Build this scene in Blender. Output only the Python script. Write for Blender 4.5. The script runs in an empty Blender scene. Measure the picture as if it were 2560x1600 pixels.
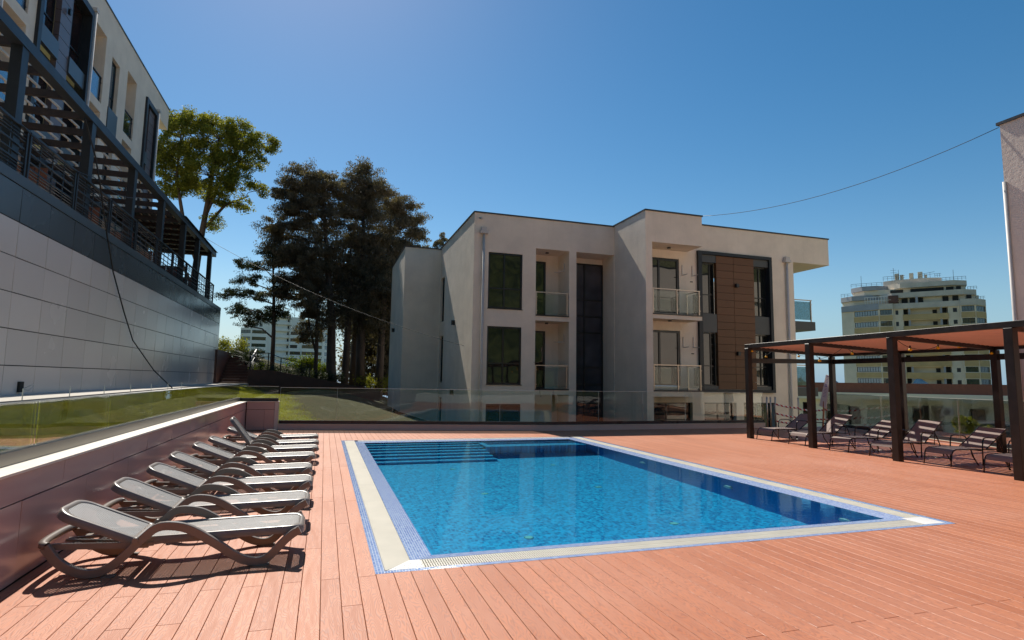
import bpy, math, random
from mathutils import Vector, Matrix
SC = bpy.context.scene
COL = SC.collection
rnd = random.Random(7)
R = math.radians

# ---------------------------------------------------------------- camera, world, sun, exposure
cam_d = bpy.data.cameras.new('camera'); cam = bpy.data.objects.new('camera', cam_d); COL.objects.link(cam)
cam_d.sensor_width = 36; cam_d.lens = 20.10660; cam_d.clip_start = .05; cam_d.clip_end = 30000
r_, u_, b_ = ((0.9507632, -0.3095577, 0.0149481), (-0.0465759, -0.095034, 0.9943838), (-0.3063986, -0.9461198, -0.1047727))
cam.matrix_world = Matrix(((r_[0], u_[0], b_[0], 0), (r_[1], u_[1], b_[1], 0), (r_[2], u_[2], b_[2], 1.6), (0, 0, 0, 1)))
SC.camera = cam
SUN_AZ, SUN_EL = R(-6.0), R(48.3)      # azimuth clockwise from +Y
w = bpy.data.worlds.new('World'); SC.world = w; w.use_nodes = True
nt = w.node_tree; bg = nt.nodes['Background']
sky = nt.nodes.new('ShaderNodeTexSky'); sky.sky_type = 'NISHITA'; sky.sun_disc = False
sky.sun_elevation = SUN_EL; sky.sun_rotation = SUN_AZ
sky.altitude = 60; sky.air_density = 1.0; sky.dust_density = .2; sky.ozone_density = 3.0
hs = nt.nodes.new('ShaderNodeHueSaturation'); hs.inputs['Saturation'].default_value = 1.34
nt.links.new(sky.outputs[0], hs.inputs['Color']); 
_tc = nt.nodes.new('ShaderNodeTexCoord'); _sx = nt.nodes.new('ShaderNodeSeparateXYZ'); nt.links.new(_tc.outputs['Generated'], _sx.inputs[0])
_mr = nt.nodes.new('ShaderNodeMapRange'); _mr.interpolation_type = 'SMOOTHSTEP'; nt.links.new(_sx.outputs[2], _mr.inputs[0])
for _i, _v in ((1, -.02), (2, .20), (3, .88), (4, 0.)): _mr.inputs[_i].default_value = _v
_mx = nt.nodes.new('ShaderNodeMix'); _mx.data_type = 'RGBA'; nt.links.new(_mr.outputs[0], _mx.inputs[0]); 
_tn = nt.nodes.new('ShaderNodeMix'); _tn.data_type = 'RGBA'; _tn.blend_type = 'MULTIPLY'; _tn.inputs[0].default_value = 1; _tn.inputs[7].default_value = (1.15, .98, .83, 1); nt.links.new(hs.outputs[0], _tn.inputs[6])
nt.links.new(_tn.outputs[2], _mx.inputs[6])
_mh = nt.nodes.new('ShaderNodeMapRange'); nt.links.new(_sx.outputs[0], _mh.inputs[0]); _mh.inputs[1].default_value = -.15; _mh.inputs[2].default_value = .75
_hc = nt.nodes.new('ShaderNodeMix'); _hc.data_type = 'RGBA'; nt.links.new(_mh.outputs[0], _hc.inputs[0]); _hc.inputs[6].default_value = (3.3, 4.9, 5.9, 1); _hc.inputs[7].default_value = (1.5, 3.3, 5.0, 1)
nt.links.new(_hc.outputs[2], _mx.inputs[7])
nt.links.new(_mx.outputs[2], bg.inputs[0]); bg.inputs[1].default_value = .10
sl = bpy.data.lights.new('sun', 'SUN'); sl.energy = 4.8; sl.angle = R(.5); sl.color = (1, .94, .84)
so = bpy.data.objects.new('sun', sl); COL.objects.link(so)
sd = Vector((math.sin(SUN_AZ)*math.cos(SUN_EL), math.cos(SUN_AZ)*math.cos(SUN_EL), math.sin(SUN_EL)))
so.rotation_euler = sd.to_track_quat('Z', 'Y').to_euler(); so.location = (0, 0, 40)
SC.view_settings.view_transform = 'Standard'; SC.view_settings.look = 'None'
SC.view_settings.exposure = .3; SC.view_settings.gamma = 1
SC.cycles.use_denoising = True; SC.cycles.max_bounces = 8; SC.cycles.transparent_max_bounces = 12
SC.cycles.caustics_reflective = False; SC.cycles.caustics_refractive = True
SC.cycles.sample_clamp_indirect = 4

# ---------------------------------------------------------------- helpers
def tag(o, label=None, cat=None, group=None, kind=None):
    if label: o['label'] = label
    if cat: o['category'] = cat
    if group: o['group'] = group
    if kind: o['kind'] = kind
    return o
def empty(name, loc=(0, 0, 0), rz=0, label=None, cat=None, group=None):
    o = bpy.data.objects.new(name, None); COL.objects.link(o); o.empty_display_size = .2
    o.location = loc; o.rotation_euler = (0, 0, rz)
    return tag(o, label, cat, group)
class MB:
    """collects primitives, builds one mesh object"""
    def __init__(s): s.v = []; s.f = []; s.sm = []
    def add(s, v, f, smooth=False):
        n = len(s.v); s.v += [tuple(p) for p in v]; s.f += [tuple(i+n for i in q) for q in f]; s.sm += [smooth]*len(f)
        return s
    def box(s, x0, x1, y0, y1, z0, z1):
        v = [(x, y, z) for z in (z0, z1) for y in (y0, y1) for x in (x0, x1)]
        return s.add(v, [(0, 2, 3, 1), (4, 5, 7, 6), (0, 1, 5, 4), (2, 6, 7, 3), (0, 4, 6, 2), (1, 3, 7, 5)])
    def hexa(s, b, t):   # two quads of points (bottom ccw, top ccw)
        return s.add(list(b)+list(t), [(3, 2, 1, 0), (4, 5, 6, 7), (0, 1, 5, 4), (1, 2, 6, 5), (2, 3, 7, 6), (3, 0, 4, 7)])
    def bar(s, p, q, w, h, up=(0, 0, 1)):
        p = Vector(p); q = Vector(q); d = (q-p).normalized(); up = Vector(up)
        if abs(d.dot(up)) > .98: up = Vector((0, 1, 0))
        sd_ = d.cross(up).normalized()*w/2; uu = sd_.cross(d).normalized()*h/2
        return s.hexa([p-sd_-uu, p+sd_-uu, q+sd_-uu, q-sd_-uu], [p-sd_+uu, p+sd_+uu, q+sd_+uu, q-sd_+uu])
    def quad(s, *p): return s.add(p, [tuple(range(len(p)))])
    def tube(s, pts, r, n=8, caps=True, smooth=True):
        pts = [Vector(p) for p in pts]; rs = r if isinstance(r, (list, tuple)) else [r]*len(pts)
        V = []; nn = None
        for i, p in enumerate(pts):
            d = (pts[min(i+1, len(pts)-1)]-pts[max(i-1, 0)])
            d = d.normalized() if d.length > 1e-9 else Vector((0, 0, 1))
            if nn is None:
                a = Vector((0, 0, 1)) if abs(d.z) < .9 else Vector((1, 0, 0))
                nn = d.cross(a).normalized()
            nn = (nn-d*nn.dot(d)).normalized(); b = d.cross(nn)
            for k in range(n):
                t = 2*math.pi*k/n; V.append(p+(nn*math.cos(t)+b*math.sin(t))*rs[i])
        F = []
        for i in range(len(pts)-1):
            for k in range(n):
                a = i*n+k; b2 = i*n+(k+1) % n; F.append((a, b2, b2+n, a+n))
        s.add(V, F, smooth)
        if caps:
            m = len(s.v)-len(V); s.f.append(tuple(m+k for k in range(n))[::-1]); s.f.append(tuple(m+(len(pts)-1)*n+k for k in range(n))); s.sm += [False, False]
        return s
    def cyl(s, x, y, z0, z1, r, n=16): return s.tube([(x, y, z0), (x, y, z1)], r, n)
    def sweep(s, pts, prof, side, smooth=False, up0=None):
        """sweep a flat band: pts in a vertical plane; side = unit vector; prof list of (a along side, b along normal)"""
        side = Vector(side); P = [Vector(p) for p in pts]; V = []; m = len(prof)
        for i, p in enumerate(P):
            d = (P[min(i+1, len(P)-1)]-P[max(i-1, 0)]).normalized(); nn = d.cross(side).normalized()
            for a, b in prof: V.append(p+side*a+nn*b)
        F = []
        for i in range(len(P)-1):
            for k in range(m):
                a = i*m+k; b = i*m+(k+1) % m; F.append((a, b, b+m, a+m))
        s.add(V, F, smooth); n = len(s.v)-len(V)
        s.f.append(tuple(n+k for k in range(m))[::-1]); s.f.append(tuple(n+(len(P)-1)*m+k for k in range(m))); s.sm += [False]*2
        return s
    def build(s, name, mat, parent=None, world=False, kind=None, bevel=0, seg=1, label=None, cat=None, group=None, loc=None):
        me = bpy.data.meshes.new(name); off = Vector((0, 0, 0))
        if world and parent is not None: off = Vector(parent.location)
        if loc is not None: off = Vector(loc)
        me.from_pydata([tuple(Vector(p)-off) for p in s.v], [], s.f)
        me.polygons.foreach_set('use_smooth', s.sm); me.update()
        o = bpy.data.objects.new(name, me); COL.objects.link(o)
        if loc is not None: o.location = loc
        if isinstance(mat, (list, tuple)):
            for m in mat: me.materials.append(m)
        elif mat is not None: me.materials.append(mat)
        if parent is not None: o.parent = parent
        if bevel:
            b = o.modifiers.new('bevel', 'BEVEL'); b.width = bevel; b.segments = seg; b.limit_method = 'ANGLE'; b.angle_limit = R(40)
        return tag(o, label, cat, group, kind)
def copy_tree(o, parent=None):
    c = o.copy(); COL.objects.link(c); c.parent = parent
    for ch in list(o.children): copy_tree(ch, c)
    return c

# ---------------------------------------------------------------- materials
def nodes(name):
    m = bpy.data.materials.new(name); m.use_nodes = True
    t = m.node_tree; return m, t, t.nodes['Principled BSDF'], t.links.new
def nd(t, kind, **k):
    n = t.nodes.new(kind)
    for a, b in k.items(): setattr(n, a, b)
    return n
def val(t, op, a, b=None, c=None):
    n = nd(t, 'ShaderNodeMath', operation=op)
    for i, x in enumerate((a, b, c)):
        if x is None: continue
        if isinstance(x, (int, float)): n.inputs[i].default_value = x
        else: t.links.new(x, n.inputs[i])
    return n.outputs[0]
def mixc(t, f, a, b, mode='MIX'):
    n = nd(t, 'ShaderNodeMix', data_type='RGBA', blend_type=mode)
    for i, x in ((0, f), (6, a), (7, b)):
        if isinstance(x, (int, float)): n.inputs[i].default_value = x
        elif isinstance(x, tuple): n.inputs[i].default_value = x if len(x) == 4 else (*x, 1)
        else: t.links.new(x, n.inputs[i])
    return n.outputs[2]
def ramp(t, f, a, b, lo=0., hi=1.):
    n = nd(t, 'ShaderNodeMapRange'); n.inputs[1].default_value = a; n.inputs[2].default_value = b
    n.inputs[3].default_value = lo; n.inputs[4].default_value = hi; t.links.new(f, n.inputs[0]); return n.outputs[0]
def coord(t, scale=(1, 1, 1), out='Object'):
    tc = nd(t, 'ShaderNodeTexCoord'); mp = nd(t, 'ShaderNodeMapping'); mp.inputs['Scale'].default_value = scale
    t.links.new(tc.outputs[out], mp.inputs[0]); return mp.outputs[0]
def noise(t, v, scale, detail=4, rough=.55, dist=0):
    n = nd(t, 'ShaderNodeTexNoise'); n.inputs['Scale'].default_value = scale; n.inputs['Detail'].default_value = detail
    n.inputs['Roughness'].default_value = rough; n.inputs['Distortion'].default_value = dist; t.links.new(v, n.inputs['Vector']); return n.outputs[0]
def bump(t, h, strength, dist, bs):
    n = nd(t, 'ShaderNodeBump'); n.inputs['Strength'].default_value = strength; n.inputs['Distance'].default_value = dist
    t.links.new(h, n.inputs['Height']); t.links.new(n.outputs[0], bs.inputs['Normal']); return n
def pm(name, col, rough=.6, metal=0., var=.12, scale=3., bmp=0., bscale=40., bdist=.01, spec=.5, coat=0., stretch=(1, 1, 1), rvar=.1, col2=None):
    m, t, bs, ln = nodes(name); v = coord(t, stretch)
    f = noise(t, v, scale, 5)
    f2 = ramp(t, f, .3, .7)
    c1 = tuple(max(0, c*(1-var)) for c in col); c2 = col2 or tuple(min(1, c*(1+var)) for c in col)
    ln(mixc(t, f2, c1, c2), bs.inputs['Base Color'])
    ln(ramp(t, f, .3, .7, max(0, rough-rvar*.5), min(1, rough+rvar*.5)), bs.inputs['Roughness'])
    bs.inputs['Metallic'].default_value = metal; bs.inputs['Specular IOR Level'].default_value = spec
    if coat: bs.inputs['Coat Weight'].default_value = coat
    if bmp: bump(t, noise(t, v, bscale, 3), bmp, bdist, bs)
    return m

def deck_mat():
    m, t, bs, ln = nodes('terracotta composite decking')
    tc = nd(t, 'ShaderNodeTexCoord'); g = nd(t, 'ShaderNodeNewGeometry'); sx = nd(t, 'ShaderNodeSeparateXYZ'); ln(tc.outputs['Object'], sx.inputs[0])
    rp = g.outputs['Random Per Island']
    x, y = sx.outputs[0], sx.outputs[1]
    cb = nd(t, 'ShaderNodeCombineXYZ'); ln(val(t, 'MULTIPLY', x, 5.5), cb.inputs[0]); ln(val(t, 'ADD', val(t, 'MULTIPLY', y, .9), val(t, 'MULTIPLY', rp, 60)), cb.inputs[1]); ln(val(t, 'MULTIPLY', rp, 31), cb.inputs[2])
    n1 = noise(t, cb.outputs[0], 1.6, 2, .5)
    ph = val(t, 'ADD', val(t, 'MULTIPLY', x, 45), val(t, 'MULTIPLY', n1, 26))
    line = val(t, 'POWER', val(t, 'ABSOLUTE', val(t, 'SINE', val(t, 'MULTIPLY', ph, 3.1416))), 3)   # narrow valleys = grain lines
    cb2 = nd(t, 'ShaderNodeCombineXYZ'); ln(val(t, 'MULTIPLY', x, 90), cb2.inputs[0]); ln(val(t, 'MULTIPLY', y, 4), cb2.inputs[1]); ln(rp, cb2.inputs[2])
    fib = noise(t, cb2.outputs[0], 1.5, 4, .6)
    big = noise(t, tc.outputs['Object'], .55, 3, .5)
    base = mixc(t, rp, (.44, .138, .055), (.56, .196, .088))
    base = mixc(t, ramp(t, big, .4, .68, 0, .6), base, (.60, .25, .145))
    cgr = mixc(t, ramp(t, line, 0, .38, .5, 0), base, (.27, .105, .07))
    cgr = mixc(t, ramp(t, fib, .35, .75, 0, .3), cgr, (.62, .28, .165))
    ln(cgr, bs.inputs['Base Color'])
    ln(ramp(t, fib, .3, .7, .42, .6), bs.inputs['Roughness'])
    bs.inputs['Specular IOR Level'].default_value = .45
    h = val(t, 'ADD', val(t, 'MULTIPLY', ramp(t, line, 0, .35), 1), val(t, 'MULTIPLY', fib, .5))
    bump(t, h, .35, .0015, bs)
    return m
def mosaic(name, c1, c2, mortar, tile=.025, vert=False, rough=.18, spec=.5, bias=0.):
    m, t, bs, ln = nodes(name)
    tc = nd(t, 'ShaderNodeTexCoord'); sx = nd(t, 'ShaderNodeSeparateXYZ'); ln(tc.outputs['Object'], sx.inputs[0])
    cb = nd(t, 'ShaderNodeCombineXYZ')
    if vert: ln(val(t, 'ADD', sx.outputs[0], sx.outputs[1]), cb.inputs[0]); ln(sx.outputs[2], cb.inputs[1])
    else: ln(sx.outputs[0], cb.inputs[0]); ln(sx.outputs[1], cb.inputs[1])
    b = nd(t, 'ShaderNodeTexBrick', offset=0., squash=1.); b.inputs['Scale'].default_value = 1.
    b.inputs['Brick Width'].default_value = tile; b.inputs['Row Height'].default_value = tile
    b.inputs['Mortar Size'].default_value = tile*.09; b.inputs['Bias'].default_value = bias
    b.inputs['Color1'].default_value = (*c1, 1); b.inputs['Color2'].default_value = (*c2, 1); b.inputs['Mortar'].default_value = (*mortar, 1)
    ln(cb.outputs[0], b.inputs['Vector'])
    ln(b.outputs['Color'], bs.inputs['Base Color']); bs.inputs['Roughness'].default_value = rough; bs.inputs['Specular IOR Level'].default_value = spec
    bump(t, val(t, 'SUBTRACT', 1, b.outputs['Fac']), .4, .001, bs)
    return m
def glass_mat(name, tint, ior=1.45):
    """real thin pane: transparent with fresnel reflection"""
    m, t, bs, ln = nodes(name); out = t.nodes['Material Output']
    tr = nd(t, 'ShaderNodeBsdfTransparent'); tr.inputs[0].default_value = (*tint, 1)
    gl = nd(t, 'ShaderNodeBsdfGlossy'); gl.inputs['Roughness'].default_value = 0.01; gl.inputs[0].default_value = (1, 1, 1, 1)
    fr = nd(t, 'ShaderNodeFresnel'); fr.inputs[0].default_value = ior
    mx = nd(t, 'ShaderNodeMixShader'); f = val(t, 'MINIMUM', val(t, 'MULTIPLY', fr.outputs[0], .8), .9)
    v = coord(t); bp_ = nd(t, 'ShaderNodeBump'); bp_.inputs['Strength'].default_value = .04; bp_.inputs['Distance'].default_value = .05
    ln(noise(t, v, 1.3, 1), bp_.inputs['Height']); ln(bp_.outputs[0], gl.inputs['Normal'])
    ln(f, mx.inputs[0]); ln(tr.outputs[0], mx.inputs[1]); ln(gl.outputs[0], mx.inputs[2]); ln(mx.outputs[0], out.inputs[0])
    return m
M = {}
M['deck'] = deck_mat()
M['mosaic'] = mosaic('blue mosaic border', (.07, .17, .50), (.27, .40, .66), (.66, .71, .78))
M['pool_floor'] = mosaic('aqua pool floor mosaic', (.0, .13, .40), (.02, .58, .95), (.05, .50, .80), tile=.05, rough=.4)  # tile contrast also paints in the bright speckle of light through ripples
M['pool_wall'] = mosaic('blue pool wall mosaic', (.01, .14, .46), (.02, .24, .62), (.10, .34, .66), vert=True, rough=.4)
M['cream'] = pm('cream grating plastic', (.74, .69, .58), .45, var=.05)
M['white_plastic'] = pm('white corner plate plastic', (.82, .80, .76), .4, var=.04)
M['dark_gap'] = pm('dark damp channel', (.03, .028, .025), .9)
M['underdeck'] = pm('brown joists under the deck', (.10, .045, .028), .9)
M['inlet'] = pm('pale inlet cover', (.35, .62, .55), .5)

# ---------------------------------------------------------------- the deck (boards run along Y)
KINK = (7.04, 17.37)
def kerbY(x):
    if x < KINK[0]: return 18.85+(x+.86)*(17.37-18.85)/(7.04+.86)
    return 17.37+(x-7.04)*.009
PX0, PX1, PY0, PY1 = .47, 7.145, 4.985, 15.5
def deck():
    mb = MB(); W = .1427; off = .3295-W*60
    rr = random.Random(3); gap = .0036; bv = .0022; zt = 0.
    def board(x0, x1, y0, y1):
        # bevelled top profile
        xs = [(x0, -.025), (x0, zt-bv), (x0+bv, zt), (x1-bv, zt), (x1, zt-bv), (x1, -.025)]
        V = [(x, y, z) for y in (y0, y1) for x, z in xs]
        mb.add(V, [(i, i+1, i+7, i+6)[::-1] for i in range(5)]+[(0, 1, 2, 3, 4, 5), (11, 10, 9, 8, 7, 6)])
    i = 0
    x = off
    while x < 21:
        a, b = x+gap/2, x+W-gap/2
        if b > -2.19 and a > -2.3:
            a = max(a, -2.19); Y1 = kerbY((a+b)/2)+.03 if a > -.9 else 19.0
            if a > 15.7: Y1 = 17.6
            # joints: left field staggered every other board, right field in step
            if a < .47: L = 3.0 if i % 2 == 0 else 2.4; j0 = 4.965 if i % 2 == 0 else 4.965-L/2+rr.choice((0, .35, .6, -.3))
            else: L = 3.66; j0 = 3.15 if i % 2 == 0 else 3.15+L/2
            js = []; y = j0-L*3
            while y < 22:
                js.append(y+(rr.uniform(-.012, .012)))
                y += L
            ys = [-4.]+[q for q in js if -3.9 < q < Y1-.05]+[Y1]
            for y0, y1 in zip(ys[:-1], ys[1:]):
                segs = [(y0, y1)]
                if b > PX0+.02 and a < PX1:
                    segs = []
                    if y0 < PY0: segs.append((y0, min(y1, PY0)))
                    if y1 > PY1: segs.append((max(y0, PY1), y1))
                    if a < PX0 and b > PX0: pass
                for p, q in segs:
                    if q-p > .01: board(a, b, p+.003, q-.003)
        x += W; i += 1
    mb.build('deck', M['deck'], kind='structure')
    MB().box(-2.19, 21, -4, PY0-.003, -.08, -.03).box(-2.19, PX0-.003, PY0, PY1, -.08, -.03).box(PX1+.003, 21, PY0, PY1, -.08, -.03).box(-2.19, 21, PY1+.003, 17.4, -.08, -.03).box(-2.19, 7, 17.4, 18.4, -.08, -.03).build('ground', M['underdeck'], kind='structure')
deck()

# ---------------------------------------------------------------- the pool
def pool():
    root = empty('swimming_pool', (PX0, PY0, 0), label='rectangular swimming pool with blue mosaic border and cream overflow grating', cat='swimming pool')
    x0, x1, y0, y1 = PX0, PX1, PY0, PY1
    o1, g1, i1 = .08, .325, .545          # left and right sides: border, grating, mosaic lip
    oy, gy, iy = .06, .29, .47            # near and far sides
    wx0, wx1, wy0, wy1 = x0+i1, x1-i1, y0+iy, y1-iy
    # outer border (flat frame)
    b = MB()
    def frame(b, a, c, z0a, z1c, zt0, zt1):
        ax0, ax1, ay0, ay1 = a; cx0, cx1, cy0, cy1 = c
        b.quad((ax0, ay0, zt0), (ax1, ay0, zt0), (cx1, cy0, zt1), (cx0, cy0, zt1))
        b.quad((ax1, ay0, zt0), (ax1, ay1, zt0), (cx1, cy1, zt1), (cx1, cy0, zt1))
        b.quad((ax1, ay1, zt0), (ax0, ay1, zt0), (cx0, cy1, zt1), (cx1, cy1, zt1))
        b.quad((ax0, ay1, zt0), (ax0, ay0, zt0), (cx0, cy0, zt1), (cx0, cy1, zt1))
    A_ = (x0, x1, y0, y1); B_ = (x0+o1, x1-o1, y0+oy, y1-oy); C_ = (x0+g1, x1-g1, y0+gy, y1-gy); D_ = (wx0, wx1, wy0, wy1)
    frame(b, A_, B_, 0, 0, .001, .001); b.build('tile_border', M['mosaic'], root, world=True)
    b = MB(); frame(b, C_, D_, 0, 0, .001, -.022); frame(b, D_, D_, 0, 0, -.022, -.12)
    b.build('tile_lip', M['mosaic'], root, world=True)
    b = MB(); frame(b, B_, B_, 0, 0, .001, -.12); frame(b, C_, C_, 0, 0, .001, -.12)
    frame(b, B_, C_, 0, 0, -.1, -.1); b.build('overflow_channel', M['dark_gap'], root, world=True)
    g = MB(); z0, z1 = -.02, .001; pitch = .0225; wd = .0135
    # near and far sides: bars along Y in two rows, plus rails
    for (ya, yb) in ((B_[2], C_[2]), (C_[3], B_[3])):
        m = (ya+yb)/2; xs = B_[0]+.33; xe = B_[1]-.33
        for rr_ in ((ya+.006, m-.006), (m+.006, yb-.006)):
            x = xs
            while x < xe: g.box(x, x+wd, rr_[0], rr_[1], z0, z1); x += pitch
        for y in (ya+.003, m, yb-.003): g.box(xs, xe, y-.004, y+.004, z0-.004, z1-.002)
    for (xa, xb) in ((B_[0], C_[0]), (C_[1], B_[1])):
        y = B_[2]+.02 if xa < 3 else B_[2]+.31
        ye = B_[3]-.02
        while y < ye:
            xl = xa
            if y < C_[2]+.02 and xa < 3: xl = xa; xr = xa+.012+(y-B_[2])*1.05
            else: xr = xb
            g.box(xl+.003, max(xl+.02, min(xr, xb)-.003), y, y+wd, z0, z1); y += pitch
    g.build('overflow_grating', M['cream'], root, world=True)
    c = MB()
    # white corner plates
    ya, yb = B_[2]+.002, C_[2]-.002
    c.hexa([(B_[0]+.02, ya, -.02), (B_[0]+.328, ya, -.02), (B_[0]+.328, yb, -.02), (C_[0]-.01, yb, -.02)], [(B_[0]+.02, ya, .002), (B_[0]+.328, ya, .002), (B_[0]+.328, yb, .002), (C_[0]-.01, yb, .002)])
    c.build('corner_plate', M['white_plastic'], root, world=True)
    MB().box(B_[1]-.325, B_[1]-.002, ya, B_[2]+.3, -.02, .0015).build('corner_plate', M['white_plastic'], root, world=True)
    d = MB()
    for i in range(4):
        for j in range(7):
            px, py = B_[0]+.09+j*.036+.012*(i % 2), ya+.03+i*.05
            if (px-B_[0]-.02)*.95 > (py-ya)*1.28 + .01: d.box(px, px+.005, py, py+.011, .0016, .0028)
    d.build('drain_slots', M['dark_gap'], root, world=True)
    # basin
    ZF = -1.55
    w_ = MB()
    for q in (((wx0, wy0), (wx1, wy0)), ((wx1, wy0), (wx1, wy1)), ((wx1, wy1), (wx0, wy1)), ((wx0, wy1), (wx0, wy0))):
        (a, c2), (e, f) = q; w_.quad((a, c2, -.12), (e, f, -.12), (e, f, ZF), (a, c2, ZF))
    walls = w_.build('basin_wall', M['pool_wall'], root, world=True)
    fl = MB().quad((wx0, wy0, ZF), (wx1, wy0, ZF), (wx1, wy1, ZF), (wx0, wy1, ZF)).build('basin_floor', M['pool_floor'], root, world=True)
    # steps down from the far left edge
    recv = [walls, fl]
    for k in range(7):
        st = MB().box(wx0+.002, 3.88, wy1-.3*(k+1)+.001*(k), wy1-.3*k-.002*k, ZF+.001, -.2-.19*k).build('step', M['pool_floor'], root, world=True); recv.append(st)
    be = MB().box(3.89, wx1-.002, 14.05, wy1-.002, ZF+.001, -.5).box(3.89, 4.05, 13.9, wy1-.002, ZF+.002, -.24).box(4.05, wx1-.003, 13.9, 14.05, ZF+.002, -.24)
    be.box(4.06, wx1-.002, 14.75, wy1-.003, ZF, -.3)
    recv.append(be.build('seat_bench', M['pool_floor'], root, world=True))
    hr = MB()
    for k in range(3): hr.bar((4.25+.28*k, 15.0, -.12-.05*k), (4.0+.3*k, 14.2, -.24), .05, .05)
    # underwater lights
    for (ly,) in ((8.31,), (11.07,), (6.0,)):
        lt = MB().tube([(wx1-.001, ly, -.72), (wx1-.04, ly, -.72)], [.11, .09], 20).build('pool_light', M['white_plastic'], root, world=True); recv.append(lt)
    for (lx, ly) in ((2.64, 7.29), (2.7, 9.71), (2.65, 12.07), (4.92, 12.08), (4.85, 9.69), (4.83, 7.27)):
        ln_ = MB().tube([(lx, ly, ZF), (lx, ly, ZF+.02)], [.07, .05], 16).build('floor_inlet', M['inlet'], root, world=True); recv.append(ln_)
    for o in recv:
        o.cycles.is_caustics_receiver = True
    # water
    m, t, bs, ln = nodes('pool water')
    out = t.nodes['Material Output']; t.nodes.remove(bs)
    gb = nd(t, 'ShaderNodeBsdfGlass'); gb.inputs['IOR'].default_value = 1.333; gb.inputs['Roughness'].default_value = 0; gb.inputs[0].default_value = (.55, .94, 1, 1)
    v = coord(t, (1, 1, 1)); n1 = noise(t, v, 9, 3, .6); n2 = noise(t, v, 2.2, 2, .5)
    bp_ = nd(t, 'ShaderNodeBump'); bp_.inputs['Strength'].default_value = .05; bp_.inputs['Distance'].default_value = .02
    ln(val(t, 'ADD', n1, n2), bp_.inputs['Height']); ln(bp_.outputs[0], gb.inputs['Normal']); ln(gb.outputs[0], out.inputs[0])
    wt = MB().quad((wx0, wy0, -.02), (wx1, wy0, -.02), (wx1, wy1, -.02), (wx0, wy1, -.02)).build('water', m, None, kind='structure')
    wt.cycles.is_caustics_caster = True; wt.data.polygons[0].use_smooth = True
pool()
sl.cycles.is_caustics_light = True

# ---------------------------------------------------------------- more materials
def cladding(name, col, rough, spec=.5, tiltvar=.03):
    m, t, bs, ln = nodes(name); g = nd(t, 'ShaderNodeNewGeometry'); v = coord(t)
    f = noise(t, v, 1.1, 3); c = mixc(t, g.outputs['Random Per Island'], tuple(x*.94 for x in col), tuple(min(1, x*1.06) for x in col))
    c = mixc(t, ramp(t, f, .4, .75, 0, .05), c, tuple(x*.85 for x in col))
    ln(c, bs.inputs['Base Color']); ln(ramp(t, noise(t, v, .8, 2), .3, .7, rough-.02, rough+.04), bs.inputs['Roughness'])
    bs.inputs['Specular IOR Level'].default_value = spec
    bump(t, noise(t, v, .5, 1), .03, .06, bs)
    return m
def stuccomat(name, col):
    m, t, bs, ln = nodes(name); v = coord(t); vs = coord(t, (3.5, 3.5, .22))
    c = mixc(t, ramp(t, noise(t, v, .9, 5, .6), .32, .68), tuple(x*.90 for x in col), tuple(min(1, x*1.05) for x in col))
    c = mixc(t, ramp(t, noise(t, vs, 1.3, 5, .65), .55, .8, 0, .22), c, tuple(x*y for x, y in zip(col, (.62, .60, .58))))
    ln(c, bs.inputs['Base Color']); bs.inputs['Roughness'].default_value = .92; bs.inputs['Specular IOR Level'].default_value = .2
    bump(t, val(t, 'ADD', noise(t, v, 14, 4, .6), val(t, 'MULTIPLY', noise(t, v, 1.6, 2), 1.5)), .5, .012, bs); return m
M['stucco'] = stuccomat('cream stucco', (.88, .765, .63))
M['stucco2'] = pm('pale rough stucco', (.74, .64, .55), .9, var=.06, scale=.8, bmp=.6, bscale=9, bdist=.015, spec=.2)
M['coping'] = pm('dark roof flashing', (.045, .047, .05), .45, var=.2)
M['dark_metal'] = pm('anthracite painted metal', (.024, .028, .033), .45, var=.15, spec=.4)
M['dark_wood'] = pm('dark stained timber', (.017, .0125, .011), .4, var=.35, scale=6, bmp=.3, bscale=60, bdist=.002, stretch=(1, 1, 1), spec=.5)
M['brown_wood'] = pm('brown pergola timber', (.05, .035, .028), .6, var=.3, scale=6)
M['slat'] = pm('pale pergola slat', (.80, .68, .52), .6, var=.15)
M['frame'] = pm('black window frame', (.018, .020, .022), .35, var=.1)
M['steel'] = pm('brushed stainless steel', (.60, .50, .40), .45, metal=.8, var=.06)
M['shoe_metal'] = pm('grey aluminium glass shoe', (.27, .25, .22), .38, metal=.7, var=.08, stretch=(1, .2, 1))
M['shoe_dark'] = pm('dark aluminium glass shoe', (.025, .028, .036), .3, metal=.0, var=.1)
M['cap'] = pm('cream wall cap', (.74, .68, .57), .55, var=.05, scale=4, bmp=.1)
M['panel_pink'] = cladding('glossy terracotta grey wall panel', (.50, .36, .34), .17, .55)
M['panel_grey'] = cladding('glossy warm grey cladding', (.76, .68, .62), .24, .5)
M['panel_dark'] = cladding('dark charcoal cladding', (.085, .092, .095), .25, .6)
M['fascia'] = cladding('slate blue fascia', (.075, .09, .10), .35, .5)
M['pipe'] = pm('pale downpipe', (.60, .56, .52), .5, var=.08)
M['brown_clad'] = cladding('brown facade panel', (.175, .085, .042), .45, .3)
M['grey_panel'] = cladding('grey spandrel panel', (.085, .09, .09), .4, .4)
M['concrete'] = pm('pale concrete paving', (.50, .46, .40), .85, var=.12, scale=2, bmp=.3, bscale=20)
M['curb'] = pm('light concrete curb', (.58, .55, .50), .85, var=.1, scale=3, bmp=.3, bscale=30)
M['brown_wall'] = pm('brown cladding boards', (.13, .055, .036), .6, var=.2, scale=2)
M['tread'] = pm('brown stair tread', (.16, .10, .085), .6, var=.15)
M['cable'] = pm('black cable rubber', (.012, .012, .013), .5)
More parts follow.
